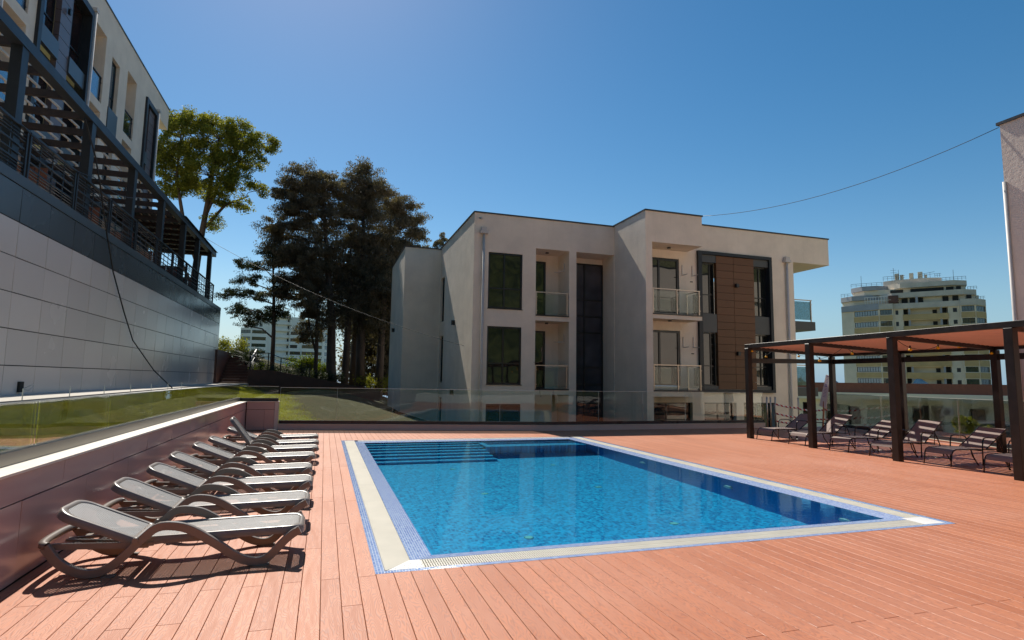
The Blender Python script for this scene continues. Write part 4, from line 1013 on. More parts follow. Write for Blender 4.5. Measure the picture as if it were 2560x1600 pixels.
# ---------------------------------------------------------------- far buildings
M['tower_grey'] = pm('weathered grey concrete', (.68, .59, .48), .9, var=.12, scale=.4)
M['tower_beige'] = pm('beige tower render', (.84, .70, .52), .9, var=.1, scale=.3)
M['tower_yellow'] = pm('faded ochre spandrel', (.62, .42, .19), .8, var=.12, scale=.5)
M['slate'] = pm('blue grey parapet', (.40, .39, .40), .8, var=.12, scale=.5)
M['tower_white'] = pm('white tower render', (.95, .89, .80), .85, var=.06, scale=.2)
M['glass_green'] = paneglass('green tinted tower glass', (.03, .06, .055), 1.8)
M['glass_violet'] = paneglass('violet dark tower glass', (.035, .035, .06), 1.8)
def far_tower():
    az = R(52.96); c = Vector((142.9, 107.8, 0)); tv = Vector((math.cos(az), -math.sin(az), 0)); nv = Vector((math.sin(az), math.cos(az), 0))
    root = empty('residential_tower', c+Vector((0, 0, -12)), label='distant grey and ochre residential tower with stepped roof terraces, right of the block', cat='building')
    pts = [(-15.9, 14), (-15.6, 3.2), (-12.7, 2.2), (-6.7, 0), (-3.6, 0), (-3.4, .9), (10.2, .9), (10.35, 0), (13.3, 0), (15.6, 4), (15.6, 14)]
    def P(u, n, z): return c+tv*u+nv*n+Vector((0, 0, z))
    def seg(i):
        a, b = pts[i], pts[i+1]; L = math.hypot(b[0]-a[0], b[1]-a[1]); dx, dy = (b[0]-a[0])/L, (b[1]-a[1])/L
        return (lambda u, z, d: P(a[0]+dx*u-dy*d*1.0*(1), a[1]+dy*u+dx*d, z)), L
    wall = MB(); ZT = 21.7; ZB = -14; fl = [ZT-3*k for k in range(10)]
    faces = {}
    for i in range(len(pts)-1):
        f, L = seg(i); H = []
        if i in (2, 3, 7, 8):
            for z in fl: H.append((.25, L-.25, z-1.45, z-.12, .25))
        if i == 5:
            for z in fl:
                for a, b in ((2.0, 11.3),): H.append((a-.0, b, z-1.55, z-.1, 1.6))
                H.append((.3, .95, z-1.5, z-.35, .2)); H.append((12.3, 13.1, z-1.45, z-.4, .2))
        facade(wall, f, 0, L, ZB, ZT, H)
        faces[i] = (f, L)
    wall.build('wall', M['tower_beige'], root, world=True)
    for i in (2, 3, 7, 8):
        f, L = faces[i]
        for k, z in enumerate(fl):
            n = max(2, round(L/.72)); pane = 'pane_sky' if i == 2 else 'glass_green'
            window(root, f, .25, L-.25, z-1.45, z-.12, .2, tuple(j/n for j in range(1, n)), (), fw=.09, pane=pane)
            q = MB(); fbox(q, f, .1, L-.1, z-2.98, z-1.6, -.06, -.01)
            q.build('spandrel', M['tower_yellow'] if k > -1 else M['tower_grey'], root, world=True)
    f, L = faces[5]
    for k, z in enumerate(fl):
        q = MB(); fbox(q, f, 1.9, 11.4, z-2.95, z-1.57, -.25, -.01); q.build('balcony_front', M['tower_yellow'] if k else M['tower_yellow'], root, world=True)
        for u in (3.3, 9.9): q = MB(); fbox(q, f, u-.22, u+.22, z-1.56, z-.1, -.05, .3); q.build('balcony_column', M['slate'], root, world=True)
        for ua, ub, za, da in ((2.1, 3.0, .12, 1.3), (10.2, 11.1, .12, 1.3), (8.2, 9.1, .45, 1.45)): q = MB(); fbox(q, f, ua, ub, z-1.5, z-za, da, 1.56); q.build('balcony_opening', M['dark_gap'], root, world=True)
        q = MB(); fbox(q, f, .31, .94, z-1.49, z-.36, .1, .15); fbox(q, f, 12.31, 13.09, z-1.44, z-.41, .1, .15); q.build('window', M['frame'], root, world=True)
    # stepped upper storeys
    def tier(ul, ur, n0, z0, z1, mat, name='parapet', side=2.5, tk=.0):
        m = MB(); P4 = [P(ul, n0+side, z0), P(ul+2.8, n0, z0), P(ur-2.8, n0, z0), P(ur, n0+side, z0), P(ur, 13, z0), P(ul, 13, z0)]
        T = [p+Vector((0, 0, z1-z0)) for p in P4]; n = 6
        m.add(P4+T, [tuple(range(n, 2*n)), tuple(range(n))[::-1]]+[(i, (i+1) % n, n+(i+1) % n, n+i) for i in range(n)]); return m.build(name, mat, root, world=True)
    def band(prof, z0, z1, out, mat):
        m = MB()
        for a, b in zip(prof[:-1], prof[1:]): m.hexa([P(a[0], a[1]-out, z0), P(b[0], b[1]-out, z0), P(b[0], b[1]+.3, z0), P(a[0], a[1]+.3, z0)], [P(a[0], a[1]-out, z1), P(b[0], b[1]-out, z1), P(b[0], b[1]+.3, z1), P(a[0], a[1]+.3, z1)])
        m.build('parapet', mat, root, world=True)
    band(pts[:4], 21.72, 23.3, .35, M['slate']); band(pts[3:8], 21.71, 23.1, .3, M['tower_grey']); band(pts[7:], 21.73, 23.3, .3, M['tower_grey'])
    tier(-15.4, 14.4, 2.2, 21.74, 24.6, M['tower_beige'], 'upper_storey')
    tier(-15.7, -6.5, 1.6, 24.61, 25.9, M['slate']); tier(-6.6, 13.9, 1.0, 24.62, 25.95, M['tower_grey'])
    m = MB()
    for u in (1.6,): m.hexa([P(u-.25, .9, 23.1), P(u+.25, .9, 23.1), P(u+.25, 1.4, 23.1), P(u-.25, 1.4, 23.1)], [P(u-.25, .9, 24.61), P(u+.25, .9, 24.61), P(u+.25, 1.4, 24.61), P(u-.25, 1.4, 24.61)])
    m.build('balcony_column', M['slate'], root, world=True)
    def dark(u0, u1, n, z0, z1):
        MB().hexa([P(u0, n, z0), P(u1, n, z0), P(u1, n+.3, z0), P(u0, n+.3, z0)], [P(u0, n, z1), P(u1, n, z1), P(u1, n+.3, z1), P(u0, n+.3, z1)]).build('terrace_opening', M['dark_gap'], root, world=True)
    for u0, u1 in ((-1.6, -.3), (.1, 1.3), (1.95, 3), (7, 8.2), (9, 10.2), (11.8, 12.8)): dark(u0, u1, 1.95, 23.2, 24.5)
    tier(-12.8, 12.0, 3.0, 25.96, 27.3, M['tower_beige'], 'upper_storey')
    for u0, u1 in ((-4.0, -1.2), (.4, 7.4), (7.9, 9.4), (9.9, 10.9)): dark(u0, u1, 2.75, 26.0, 27.0)
    tier(-13.2, -4.5, 2.4, 27.31, 28.5, M['slate']); tier(-4.6, 12.2, 2.0, 27.32, 28.55, M['tower_grey'])
    tier(-5.6, 7.2, 4, 28.56, 29.9, M['tower_grey'], 'plant_room', side=1.5)
    def rl(u0, u1, n, z, h=1.1, st=1.0, sl_=0):
        m = MB(); m.bar(P(u0, n, z+h), P(u1, n, z+h+sl_), .07, .07); m.bar(P(u0, n, z+h*.5), P(u1, n, z+h*.5+sl_), .05, .05); k = 0; u = u0
        while u <= u1+.01: m.bar(P(u, n, z), P(u, n, z+h+sl_*(u-u0)/(u1-u0)), .05, .05); u += st
        m.build('roof_railing', M['coping'], root, world=True)
    rl(-5.5, -.6, 4.2, 29.9, 1.1); rl(2.4, 5.8, 4.2, 29.9, 1.0, 1.2, .5); rl(5.8, 7.1, 4.2, 29.9, .9, .5)
    rl(-13, -5.6, 3, 28.5, .9, 1.2); rl(7.2, 12, 3, 28.55, .9, .8); rl(-15.5, -13.2, 3, 25.9, .9, .8); rl(12.2, 14.0, 3, 25.95, .8, .6); rl(13.6, 15.5, 3, 23.3, .8, .5)
    for u, s_ in ((-2.4, 1.3), (-1.3, 1.0), (.8, 1.2), (2.7, 1.3), (3.9, .7)):
        m = MB(); m.hexa([P(u-.4*s_, 4.4, 29.91), P(u+.4*s_, 4.4, 29.91), P(u+.4*s_, 5.2, 29.91), P(u-.4*s_, 5.2, 29.91)], [P(u-.4*s_, 4.4, 29.9+1.35*s_), P(u+.4*s_, 4.4, 29.9+1.35*s_), P(u+.4*s_, 5.2, 29.9+1.35*s_), P(u-.4*s_, 5.2, 29.9+1.35*s_)])
        m.build('roof_ventilator', M['tower_beige'], root, world=True)
    for u, z, h in ((-3.1, 30, 3.2), (-2.0, 30, 2.6), (-10.6, 28.5, 3.2), (9.6, 28.5, 3.0)):
        m = MB(); m.bar(P(u, 4, z), P(u, 4, z+h), .06, .06)
        if u == -3.1:
            for q in (.6, .8): m.bar(P(u-.7, 4, z+h*q), P(u+.7, 4, z+h*q), .05, .05)
        m.build('antenna', M['coping'], root, world=True)
    m = MB()
    for k in range(9): m.bar(P(-9.8+.62*k, 1.4, 23.3), P(-9.8+.62*k, 1.4, 25.2), .1, .1)
    m.bar(P(-10, 1.4, 25.2), P(-4.2, 1.4, 25.35), .12, .15); m.bar(P(-10, .9, 24.1), P(-3.9, -.2, 24.1), .08, .08)
    m.build('terrace_pergola', M['tower_white'], root, world=True)
    m = MB(); m.hexa([P(-4.5, .6, 23.4), P(-2.3, .6, 23.4), P(-2.3, 1.8, 23.4), P(-4.5, 1.8, 23.4)], [P(-4.5, .6, 25.3), P(-2.3, .6, 25.3), P(-2.3, 1.8, 25.3), P(-4.5, 1.8, 25.3)]); m.build('terrace_shed', M['brown_wall'], root, world=True)
far_tower()
def white_tower():
    az = R(-3.8); c = Vector((math.sin(az)*278, math.cos(az)*278, 0)); tv = Vector((math.cos(az), -math.sin(az), 0)); nv = Vector((math.sin(az), math.cos(az), 0))
    root = empty('residential_tower', c, label='distant white residential tower with green window bands seen between the conifer trunks', cat='building')
    def P(u, n, z): return c+tv*u+nv*n+Vector((0, 0, z))
    secs = [(-18, -13.4, 2.5, 0, 23.2), (-13.4, -7, 0, 0, 26.5), (-7, -5.4, 1.2, 1.2, 29.4), (-5.4, 2.5, 2.2, 2.2, 29.6), (2.5, 7.6, 1, .6, 28.8), (7.6, 17, -.6, .4, 28), (17, 20, .4, 4, 25)]
    W_ = MB()
    for (a, b, na, nb, zt) in secs:
        f = lambda u, z, d, a=a, b=b, na=na, nb=nb: P(u, na+(nb-na)*(u-a)/(b-a)+d, z); L = b-a; H = []
        for k in range(7):
            z = 21.4-3*k
            if a == -5.4: H.append((a+.3, b-.2, z-.9+(3 if 0 else 0), z+.95, 1.5))
            elif a == -7: pass
            elif a == 17: H.append((17.8, 19.2, z-.9, z+.8, .2))
            elif a == 2.5: H.append((a+.2, b-(.0 if k % 2 else 1.5)-.3, z-.75, z+.75, .2))
            else: H.append((a+.15, b-.5, z-.75, z+.75, .2))
        if a == -5.4:
            for z in (24.4, 27.4): H.append((a+.3, b-.2, z-.9, z+.95, 1.5))
        if a == -13.4:
            for x in (-12.3, -10.3): H.append((x, x+1.1, 23.7, 25.2, .2))
        if a == 2.5:
            for x in (4.6, 6.5): H.append((x, x+1.0, 23.7, 25.2, .2))
        facade(W_, f, a, b, -5, zt, H)
        for h in H:
            if h[4] < 1:
                n = max(1, round((h[1]-h[0])/1.2)); window(root, f, *h[:4], .15, tuple(j/n for j in range(1, n)), (), fw=.08, pane='pane_sky' if a in (17,) else ('glass_violet' if (a == 2.5 or h[0] > 40) else 'glass_green'))
            else:
                q = MB(); fbox(q, f, a+.6, a+1.1, h[2]+.2, h[3]-.5, 1.3, 1.45); fbox(q, f, b-1.2, b-.6, h[2]+.2, h[3]-.4, 1.3, 1.45); q.build('balcony_door', M['dark_gap'], root, world=True)
        m = MB(); m.quad(f(a, zt, 0), f(b, zt, 0), P(b, 15, zt), P(a, 15, zt)); W_.add(m.v, m.f); W_.quad(f(b, -5, 0), f(b, zt, 0), P(b, 15, zt), P(b, 15, -5)); W_.quad(f(a, -5, 0), P(a, 15, -5), P(a, 15, zt), f(a, zt, 0))
    W_.build('wall', M['tower_white'], root, world=True)
    m = MB(); m.tube([P(.5, 4, 29.6), P(.5, 4, 31.2)], 1.1, 12); m.build('roof_dome', M['glass_green'], root, world=True)
    for u in (-3, 4, 8): MB().bar(P(u, 4, 28.5), P(u, 4, 33), .15, .15).build('antenna', M['coping'], root, world=True)
white_tower()
def cream_house():
    az = R(52); D = 92; c = Vector((math.sin(az)*D, math.cos(az)*D, 0)); tv = Vector((math.cos(az-.05), -math.sin(az-.05), 0)); nv = Vector((math.sin(az-.05), math.cos(az-.05), 0))
    root = empty('guest_house', c+Vector((0, 0, -9)), label='low cream guest house with brown roof fascia and air conditioners below the grey tower', cat='building')
    def f(u, z, d): return c+tv*u+nv*d+Vector((0, 0, z))
    H = [(-11.6, -10.6, -3.7, -.85, .3), (-8.6, -7.6, -3.7, -1.0, .3), (-6.0, -4.6, -3.7, -1.2, .3), (1.2, 3.0, -4.4, -.9, .3), (7.2, 8.7, -4.2, -1.1, .3), (12.0, 13.2, -4.2, -.8, .3),
         (-11.6, -9.6, -8, -5.0, .5), (-7, -4, -8.2, -5.0, .8), (-1, 1, -8, -5, .5), (3.2, 4.6, -4.4, -.9, 1.0), (1.0, 5, -8.6, -5.2, 1.2), (8.2, 12, -9, -5.3, .6)]
    w_ = MB(); facade(w_, f, -16, 14.2, -12, -.35, H)
    w_.quad(f(14.2, -12, 0), f(14.2, -12, 9), f(14.2, -.35, 9), f(14.2, -.35, 0)); w_.build('wall', M['cream_wall'], root, world=True)
    m = MB(); fbox(m, f, -17, 15.4, -.34, .62, -1.0, 10); m.build('eave', M['cream_wall'], root, world=True)
    m = MB(); fbox(m, f, -16.5, 13, .621, 1.95, -.3, 9.5); m.build('roof_fascia', M['rust_brown'], root, world=True)
    for h in H:
        window(root, f, *h[:4], h[4]-.05, (.5,) if h[1]-h[0] > 1.3 else (), (), fw=.1, pane='pane_brown' if h[3] > -2 else 'pane')
    for u, z in ((-12.9, -1.5), (4.9, -1.6), (6.0, -6.5)):
        m = MB(); fbox(m, f, u-.65, u+.65, z-.45, z+.45, -.5, -.02); o = m.build('air_conditioner', M['pipe'], root, world=True)
        m = MB(); m.tube([f(u-.15, z, -.55), f(u-.15, z, -.51)], .34, 14); q = m.build('fan', M['dark_gap'], o); q.location = -Vector(root.location)
    # roof lights
    for u in (-12.2, -8.0, 2.4): m = MB(); m.hexa([f(u-.9, 1.96, 2), f(u+.9, 1.96, 2), f(u+.9, 1.96, 4), f(u-.9, 1.96, 4)], [f(u-.4, 2.6, 2.8), f(u+.2, 2.6, 2.8), f(u+.2, 2.6, 3.4), f(u-.4, 2.6, 3.4)]); m.build('roof_light', M['pane_sky'], root, world=True)
    # shaded lower pavilion in front, with dark fascia
    r2 = empty('pavilion', c+tv*6-nv*14+Vector((0, 0, -9)), label='lower pavilion with dark fascia and white shutter in front of the cream guest house', cat='building')
    def g(u, z, d): return c+tv*u+nv*(d-14)+Vector((0, 0, z))
    m = MB(); fbox(m, g, 5.0, 26, -3.6, -2.2, 0, 8); m.build('fascia', M['grey_panel'], r2, world=True)
    m = MB(); fbox(m, g, 5.0, 6.2, -12, -3.61, 0, 1); fbox(m, g, 10.4, 11.0, -12, -3.61, .4, 1); fbox(m, g, 15.4, 15.9, -12, -3.61, .4, 1); m.build('pillar', M['grey_panel'], r2, world=True)
    m = MB(); fbox(m, g, 6.4, 10.2, -12, -4.0, .6, .7); m.build('shutter', M['tower_white'], r2, world=True)
    m = MB(); fbox(m, g, 11.2, 25, -12, -3.62, 3.0, 3.1); m.build('back_wall', M['tower_grey'], r2, world=True)
    m = MB(); fbox(m, g, 12.2, 14.6, -8.2, -7.2, 1.2, 1.9); m.build('blue_awning', M['blue'], r2, world=True)
M['rust_brown'] = pm('red brown metal fascia', (.30, .10, .055), .6, var=.12)
M['cream_wall'] = pm('cream render', (.95, .86, .66), .85, var=.04, scale=.5)
M['blue'] = pm('bright blue canvas', (.02, .25, .62), .6)
cream_house()
def right_block():
    X, Y, Z = 18.1, 10.7, 9.1
    root = empty('apartment_block', (X, Y, -3), label='pale rough stucco wall corner of a neighbouring block at the right edge', cat='building')
    m = MB(); m.box(X+.14, X+9, 2, Y, -5, Z); m.quad((X, Y-.02, -5), (X, 2, -5), (X, 2, Z-.3), (X, Y-.02, Z-.3)); m.box(X+.002, X+.139, 2, Y-.02, -5, Z-.001)
    m.build('wall', M['stucco2'], root, world=True)
    MB().box(X-.05, X+9, 1.9, Y+.05, Z, Z+.08).build('roof_flashing', M['coping'], root, world=True)
    MB().tube([(X-.04, Y-.05, -4), (X-.04, Y-.05, 7.4)], .05, 8).build('downpipe', M['pipe'], root, world=True)
right_block()
# trees and scrub on the falling ground at right
for i, (x, y, z, s_) in enumerate(((34, 21.5, -6, 5.2), (40, 28, -7, 4.6), (62, 33, -9, 7.5), (30, 17.5, -6, 4), (48, 44, -8, 4), (27, 33, -7, 3.5))):
    r_ = ('mid green bushy tree below the right end of the deck', 'rounded tree beside the grey tower base', 'broad tree against the sea at right', 'leafy tree close behind the right glass balustrade', 'small tree below the cream guest house', 'bushy tree between the block and the guest house')[i]
    b_ = [(x, z+s_*.75, s_*.55, s_*.4), (x-s_*.35, z+s_*.55, s_*.4, s_*.3), (x+s_*.35, z+s_*.6, s_*.4, s_*.3)]
    tree('leafy_tree', r_, 'tree', (x, y, z), [(x, y, z-2, .25), (x, y, z+s_*.4, .2), (x, y, z+s_*.8, .08)], b_, M['leaf'], 46, 160, .28, .6, .9, seed=60+i, group=None)

# ---------------------------------------------------------------- brown pergola by the pool
FP = [(12.07, 14.17), (11.93, 11.74), (11.78, 9.33), (11.60, 6.93), (11.44, 4.5)]
BP = [(16.07, 14.90), (16.07, 12.48), (16.07, 9.98), (16.07, 7.5), (16.07, 5.0)]
M['terracotta'] = pm('terracotta composite board', (.90, .64, .56), .6, var=.06, scale=5)
def pool_pergola():
    root = empty('pool_pergola', (12.05, 9.4, 0), label='dark brown timber pergola with terracotta roof slats over the sling loungers', cat='pergola')
    for P_ in (FP, BP):
        for i, (x, y) in enumerate(P_):
            m = MB(); m.box(x-.075, x+.075, y-.075, y+.075, 0, 2.66 if P_ is FP else 2.54); m.build('post', M['dark_wood'], root, world=True, bevel=.006)
    m = MB(); m.bar((FP[0][0]+.005, FP[0][1]+.1, 2.722), (FP[-1][0], FP[-1][1], 2.722), .10, .118); m.build('front_beam', M['dark_wood'], root, world=True, bevel=.005)
    m = MB(); m.bar((BP[0][0], BP[0][1]+.1, 2.595), (BP[-1][0], BP[-1][1], 2.595), .10, .10); m.build('back_beam', M['dark_wood'], root, world=True)
    m = MB(); m.bar((BP[0][0], BP[0][1]-.08, 2.37), (BP[-1][0], BP[-1][1], 2.37), .06, .15); m.build('back_rail', M['dark_wood'], root, world=True)
    m = MB(); m.bar((FP[0][0]+.08, FP[0][1], 2.29), (BP[0][0]-.08, BP[0][1], 2.375), .06, .14); m.build('end_rail', M['dark_wood'], root, world=True)
    for a, b in zip(FP, BP):
        m = MB(); m.bar((a[0]+.06, a[1], 2.655), (b[0]-.06, b[1], 2.575), .07, .075); m.build('rafter', M['dark_wood'], root, world=True)
        m = MB(); n = 20
        for k in range(n):
            s0 = (k+.15)/n; s1 = (k+.95)/n
            p = [a[0]+(b[0]-a[0])*s0, a[1]+(b[1]-a[1])*s0, 2.655-.08*s0+.038]; q = [a[0]+(b[0]-a[0])*s1, a[1]+(b[1]-a[1])*s1, 2.655-.08*s1+.038]
            for dy in (-.03, .03): pass
            m.add([(p[0], p[1]-.03, p[2]), (q[0], q[1]-.03, q[2]), (p[0], p[1]-.03, p[2]+.028), (p[0], p[1]+.03, p[2]), (q[0], q[1]+.03, q[2]), (p[0], p[1]+.03, p[2]+.028)], [(0, 1, 2), (5, 4, 3), (0, 2, 5, 3), (1, 4, 5, 2), (0, 3, 4, 1)])
        m.build('slat_support', M['dark_wood'], root, world=True)
    n = 20
    for k in range(n):
        s0, s1 = (k+.15)/n, (k+.83)/n; m = MB()
        def pt(i, s, z): return Vector((FP[i][0]+(BP[i][0]-FP[i][0])*s, FP[i][1]+(BP[i][1]-FP[i][1])*s, 2.692-.08*s+z))
        a0, a1, b0, b1 = pt(0, s0, .026), pt(0, s1, .012), pt(4, s0, .026), pt(4, s1, .012)
        e = (a0-b0).normalized()*.1; up = Vector((.001, 0, .007))
        m.hexa([a0+e, a1+e, b1, b0], [a0+e+up, a1+e+up, b1+up, b0+up]); m.build('roof_slat', M['terracotta'], root, world=True)
pool_pergola()
M['bulb'] = pm('amber bulb glass', (.85, .50, .01), .25, var=.03)
def strings():
    S = [('string lights with amber bulbs along the far end rafter of the pool pergola', [(12.15, 14.1, 2.58), (12.9, 14.36, 2.44), (13.8, 14.56, 2.61), (14.4, 14.6, 2.5)], [(12.12, 14.12, 2.68), (13.3, 14.42, 2.72), (14.9, 14.7, 2.55)]),
         ('string lights with amber bulbs along the second rafter of the pool pergola', [(12.45, 11.92, 2.24), (13.8, 12.11, 2.47)], [(11.98, 11.78, 2.62), (13.5, 12.05, 2.68), (15.2, 12.3, 2.5)]),
         ('string lights with amber bulbs beside the third front post of the pool pergola', [(12.1, 9.5, 2.50), (12.1, 9.5, 2.38), (12.1, 9.51, 2.22), (12.5, 9.47, 2.42), (13.7, 9.70, 2.51), (14.7, 9.9, 2.58), (15.95, 9.98, 2.46)], [(12.1, 9.5, 2.66), (13.9, 9.75, 2.68), (15.9, 10.0, 2.6)])]
    for lb, bs, sup in S:
        r0 = empty('string_lights', bs[0], label=lb, cat='string lights', group='string lights under the pool pergola')
        pts = sorted([(x, y, z+.045) for x, y, z in bs]+sup, key=lambda p: p[0]); path = []
        for p, q in zip(pts[:-1], pts[1:]):
            L = (Vector(q)-Vector(p)).length
            for k in range(8):
                t_ = k/8; v = Vector(p).lerp(Vector(q), t_); v.z -= .16*L*.35*math.sin(math.pi*t_); path.append(v)
        path.append(Vector(pts[-1]))
        MB().tube(path, .006, 5).build('cable', M['cable'], r0, world=True)
        for x, y, z in bs:
            b = MB().tube([(x, y, z+.03), (x, y, z+.012), (x, y, z-.012), (x, y, z-.028), (x, y, z-.034)], [.014, .034, .042, .030, .005], 10).build('bulb', M['bulb'], r0, world=True)
            MB().tube([(x, y, z+.09), (x, y, z+.03)], .015, 8).build('socket', M['cable'], b).location = -Vector(r0.location)
strings()

# ---------------------------------------------------------------- sling loungers on the right
def slingmat():
    m, t, bs, ln = nodes('woven taupe sling'); v = coord(t); b = nd(t, 'ShaderNodeTexBrick', offset=0.); b.inputs['Scale'].default_value = 1; b.inputs['Brick Width'].default_value = .006; b.inputs['Row Height'].default_value = .006; b.inputs['Mortar Size'].default_value = .0012
    b.inputs['Color1'].default_value = (.34, .265, .22, 1); b.inputs['Color2'].default_value = (.30, .23, .19, 1); b.inputs['Mortar'].default_value = (.20, .14, .125, 1); ln(v, b.inputs['Vector'])
    ln(b.outputs['Color'], bs.inputs['Base Color']); bs.inputs['Roughness'].default_value = .7; return m
M['sling'] = slingmat(); M['tube'] = pm('dark bronze tube', (.05, .04, .035), .25, metal=.6, var=.1)
def make_sling(back=.72):
    r0 = empty('sling_lounger', (0, 0, 0))
    hw = .25; A = math.asin(min(.95, (back-.31)/.82)); bx, bz = 1.12+.82*math.cos(A), .31+.82*math.sin(A)
    s = MB(); pts = [(.02, .24), (.05, .30), (.10, .328), (.2, .335), (.7, .33), (1.14, .32)]
    for p, q in zip(pts[:-1], pts[1:]): s.hexa([(p[0], -hw, p[1]-.004), (q[0], -hw, q[1]-.004), (q[0], hw, q[1]-.004), (p[0], hw, p[1]-.004)], [(p[0], -hw, p[1]), (q[0], -hw, q[1]), (q[0], hw, q[1]), (p[0], hw, p[1])])
    s.build('seat', M['sling'], r0)
    b = MB(); b.bar((1.15, 0, .325), (bx, 0, bz), 2*hw, .006, up=(0, 0, 1)); b.build('backrest', M['sling'], r0)
    for y in (-hw-.012, hw+.012):
        MB().tube([(-.03, y, 0), (.0, y, .14), (.02, y, .24), (.06, y, .30), (.13, y, .33), (.3, y, .335), (1.5, y, .30)], .013, 8).build('side_rail', M['tube'], r0)
        MB().tube([(1.13, y, .325), (bx+.01, y, bz)], .011, 8).build('back_rail', M['tube'], r0)
        MB().tube([(.62, y, .325), (.66, y, .2), (.84, y, .0)][::1], .012, 8).build('leg', M['tube'], r0)
        y2 = y+(.05 if y > 0 else -.05)
        MB().tube([(.90, y2, 0), (.91, y2, .3), (.93, y2, .49), (.97, y2, .545), (1.04, y2, .56), (1.3, y2, .55), (1.42, y2, .52), (1.5, y2, .42), (1.70, y2, 0)], .013, 8).build('armrest', M['tube'], r0)
        MB().tube([(1.1+.5*math.cos(A), y, .31+.5*math.sin(A)), (1.46, y, .27)], .009, 6).build('back_strut', M['tube'], r0)
    for x, z in ((.0, .15), (.88, .3), (1.5, .3)):
        w2 = hw+.012 if x < .5 else hw+.06
        MB().tube([(x, -w2, z), (x, w2, z)], .010, 6).build('cross_bar', M['tube'], r0)
    return r0
sp = [(12.06, 13.58, 3, .72), (12.03, 12.35, 1, .78), (12.02, 11.03, -1, .72), (12.0, 9.90, 2, .76), (12.05, 8.68, 0, .72), (11.98, 7.48, 2, .73)]
where = ['farthest in the row beside the first front post', 'partly behind the second front post', 'third from the far end of the row', 'partly hidden by the third front post', 'fifth from the far end, back striped by light', 'half hidden by the nearest front post']
G_S = 'sling loungers in a row under the pool pergola'
pA = make_sling(.72); pB = make_sling(.79)
for i, (x, y, rz, bk) in enumerate(sp):
    o = (pA if bk < .75 else pB); first = (i in (0, 1)); o = o if first else copy_tree(o)
    o.location = (x, y, 0); o.rotation_euler = (0, 0, R(rz+3)); tag(o, 'taupe sling lounger with dark tube frame, '+where[i], 'sun lounger', G_S)

# ---------------------------------------------------------------- plastic loungers on the left
def plasticmat(perf):
    m, t, bs, ln = nodes('brown moulded plastic'+(' perforated' if perf else '')); v = coord(t)
    ln(mixc(t, ramp(t, noise(t, v, 6, 3), .3, .7), (.20, .165, .14), (.25, .21, .18)), bs.inputs['Base Color'])
    bs.inputs['Roughness'].default_value = .34; bs.inputs['Specular IOR Level'].default_value = .55; bs.inputs['Coat Weight'].default_value = .15; bs.inputs['Coat Roughness'].default_value = .3
    if perf:
        sx = nd(t, 'ShaderNodeSeparateXYZ'); ln(v, sx.inputs[0])
        a = val(t, 'SINE', val(t, 'MULTIPLY', sx.outputs[0], 2*math.pi/.019)); b = val(t, 'SINE', val(t, 'MULTIPLY', sx.outputs[1], 2*math.pi/.026))
        h = val(t, 'GREATER_THAN', val(t, 'MULTIPLY', a, b), .45)
        tr = nd(t, 'ShaderNodeBsdfTransparent'); mx = nd(t, 'ShaderNodeMixShader'); ln(h, mx.inputs[0]); ln(bs.outputs[0], mx.inputs[1]); ln(tr.outputs[0], mx.inputs[2])
        ln(mx.outputs[0], t.nodes['Material Output'].inputs[0])
        bs.inputs['Roughness'].default_value = .42; bs.inputs['Specular IOR Level'].default_value = .8; ln(mixc(t, ramp(t, noise(t, v, 6, 3), .3, .7), (.23, .215, .20), (.28, .265, .25)), bs.inputs['Base Color'])
    return m
M['plastic'] = plasticmat(False); M['plastic_perf'] = plasticmat(True)
WT = [(-2.005, .262), (-1.985, .235), (-1.945, .18), (-1.90, .13), (-1.84, .085), (-1.77, .05), (-1.70, .035), (-1.63, .04), (-1.57, .065), (-1.51, .11), (-1.45, .165), (-1.39, .23), (-1.33, .29), (-1.27, .345), (-1.21, .368), (-1.13, .366), (-1.04, .345), (-.95, .30), (-.86, .24), (-.77, .18), (-.69, .12), (-.61, .07), (-.53, .04), (-.46, .035), (-.40, .055), (-.35, .10), (-.30, .155), (-.25, .205), (-.20, .245), (-.145, .275)]
X0 = -1.06
def smoothp(P, n=3):
    out = []
    for i in range(len(P)-1):
        p0 = Vector((*P[max(i-1, 0)], 0)); p1 = Vector((*P[i], 0)); p2 = Vector((*P[i+1], 0)); p3 = Vector((*P[min(i+2, len(P)-1)], 0))
        for k in range(n):
            t_ = k/n; q = .5*((2*p1)+(p2-p0)*t_+(2*p0-5*p1+4*p2-p3)*t_*t_+(3*p1-p0-3*p2+p3)*t_**3); out.append((q.x, q.y))
    return out+[P[-1]]
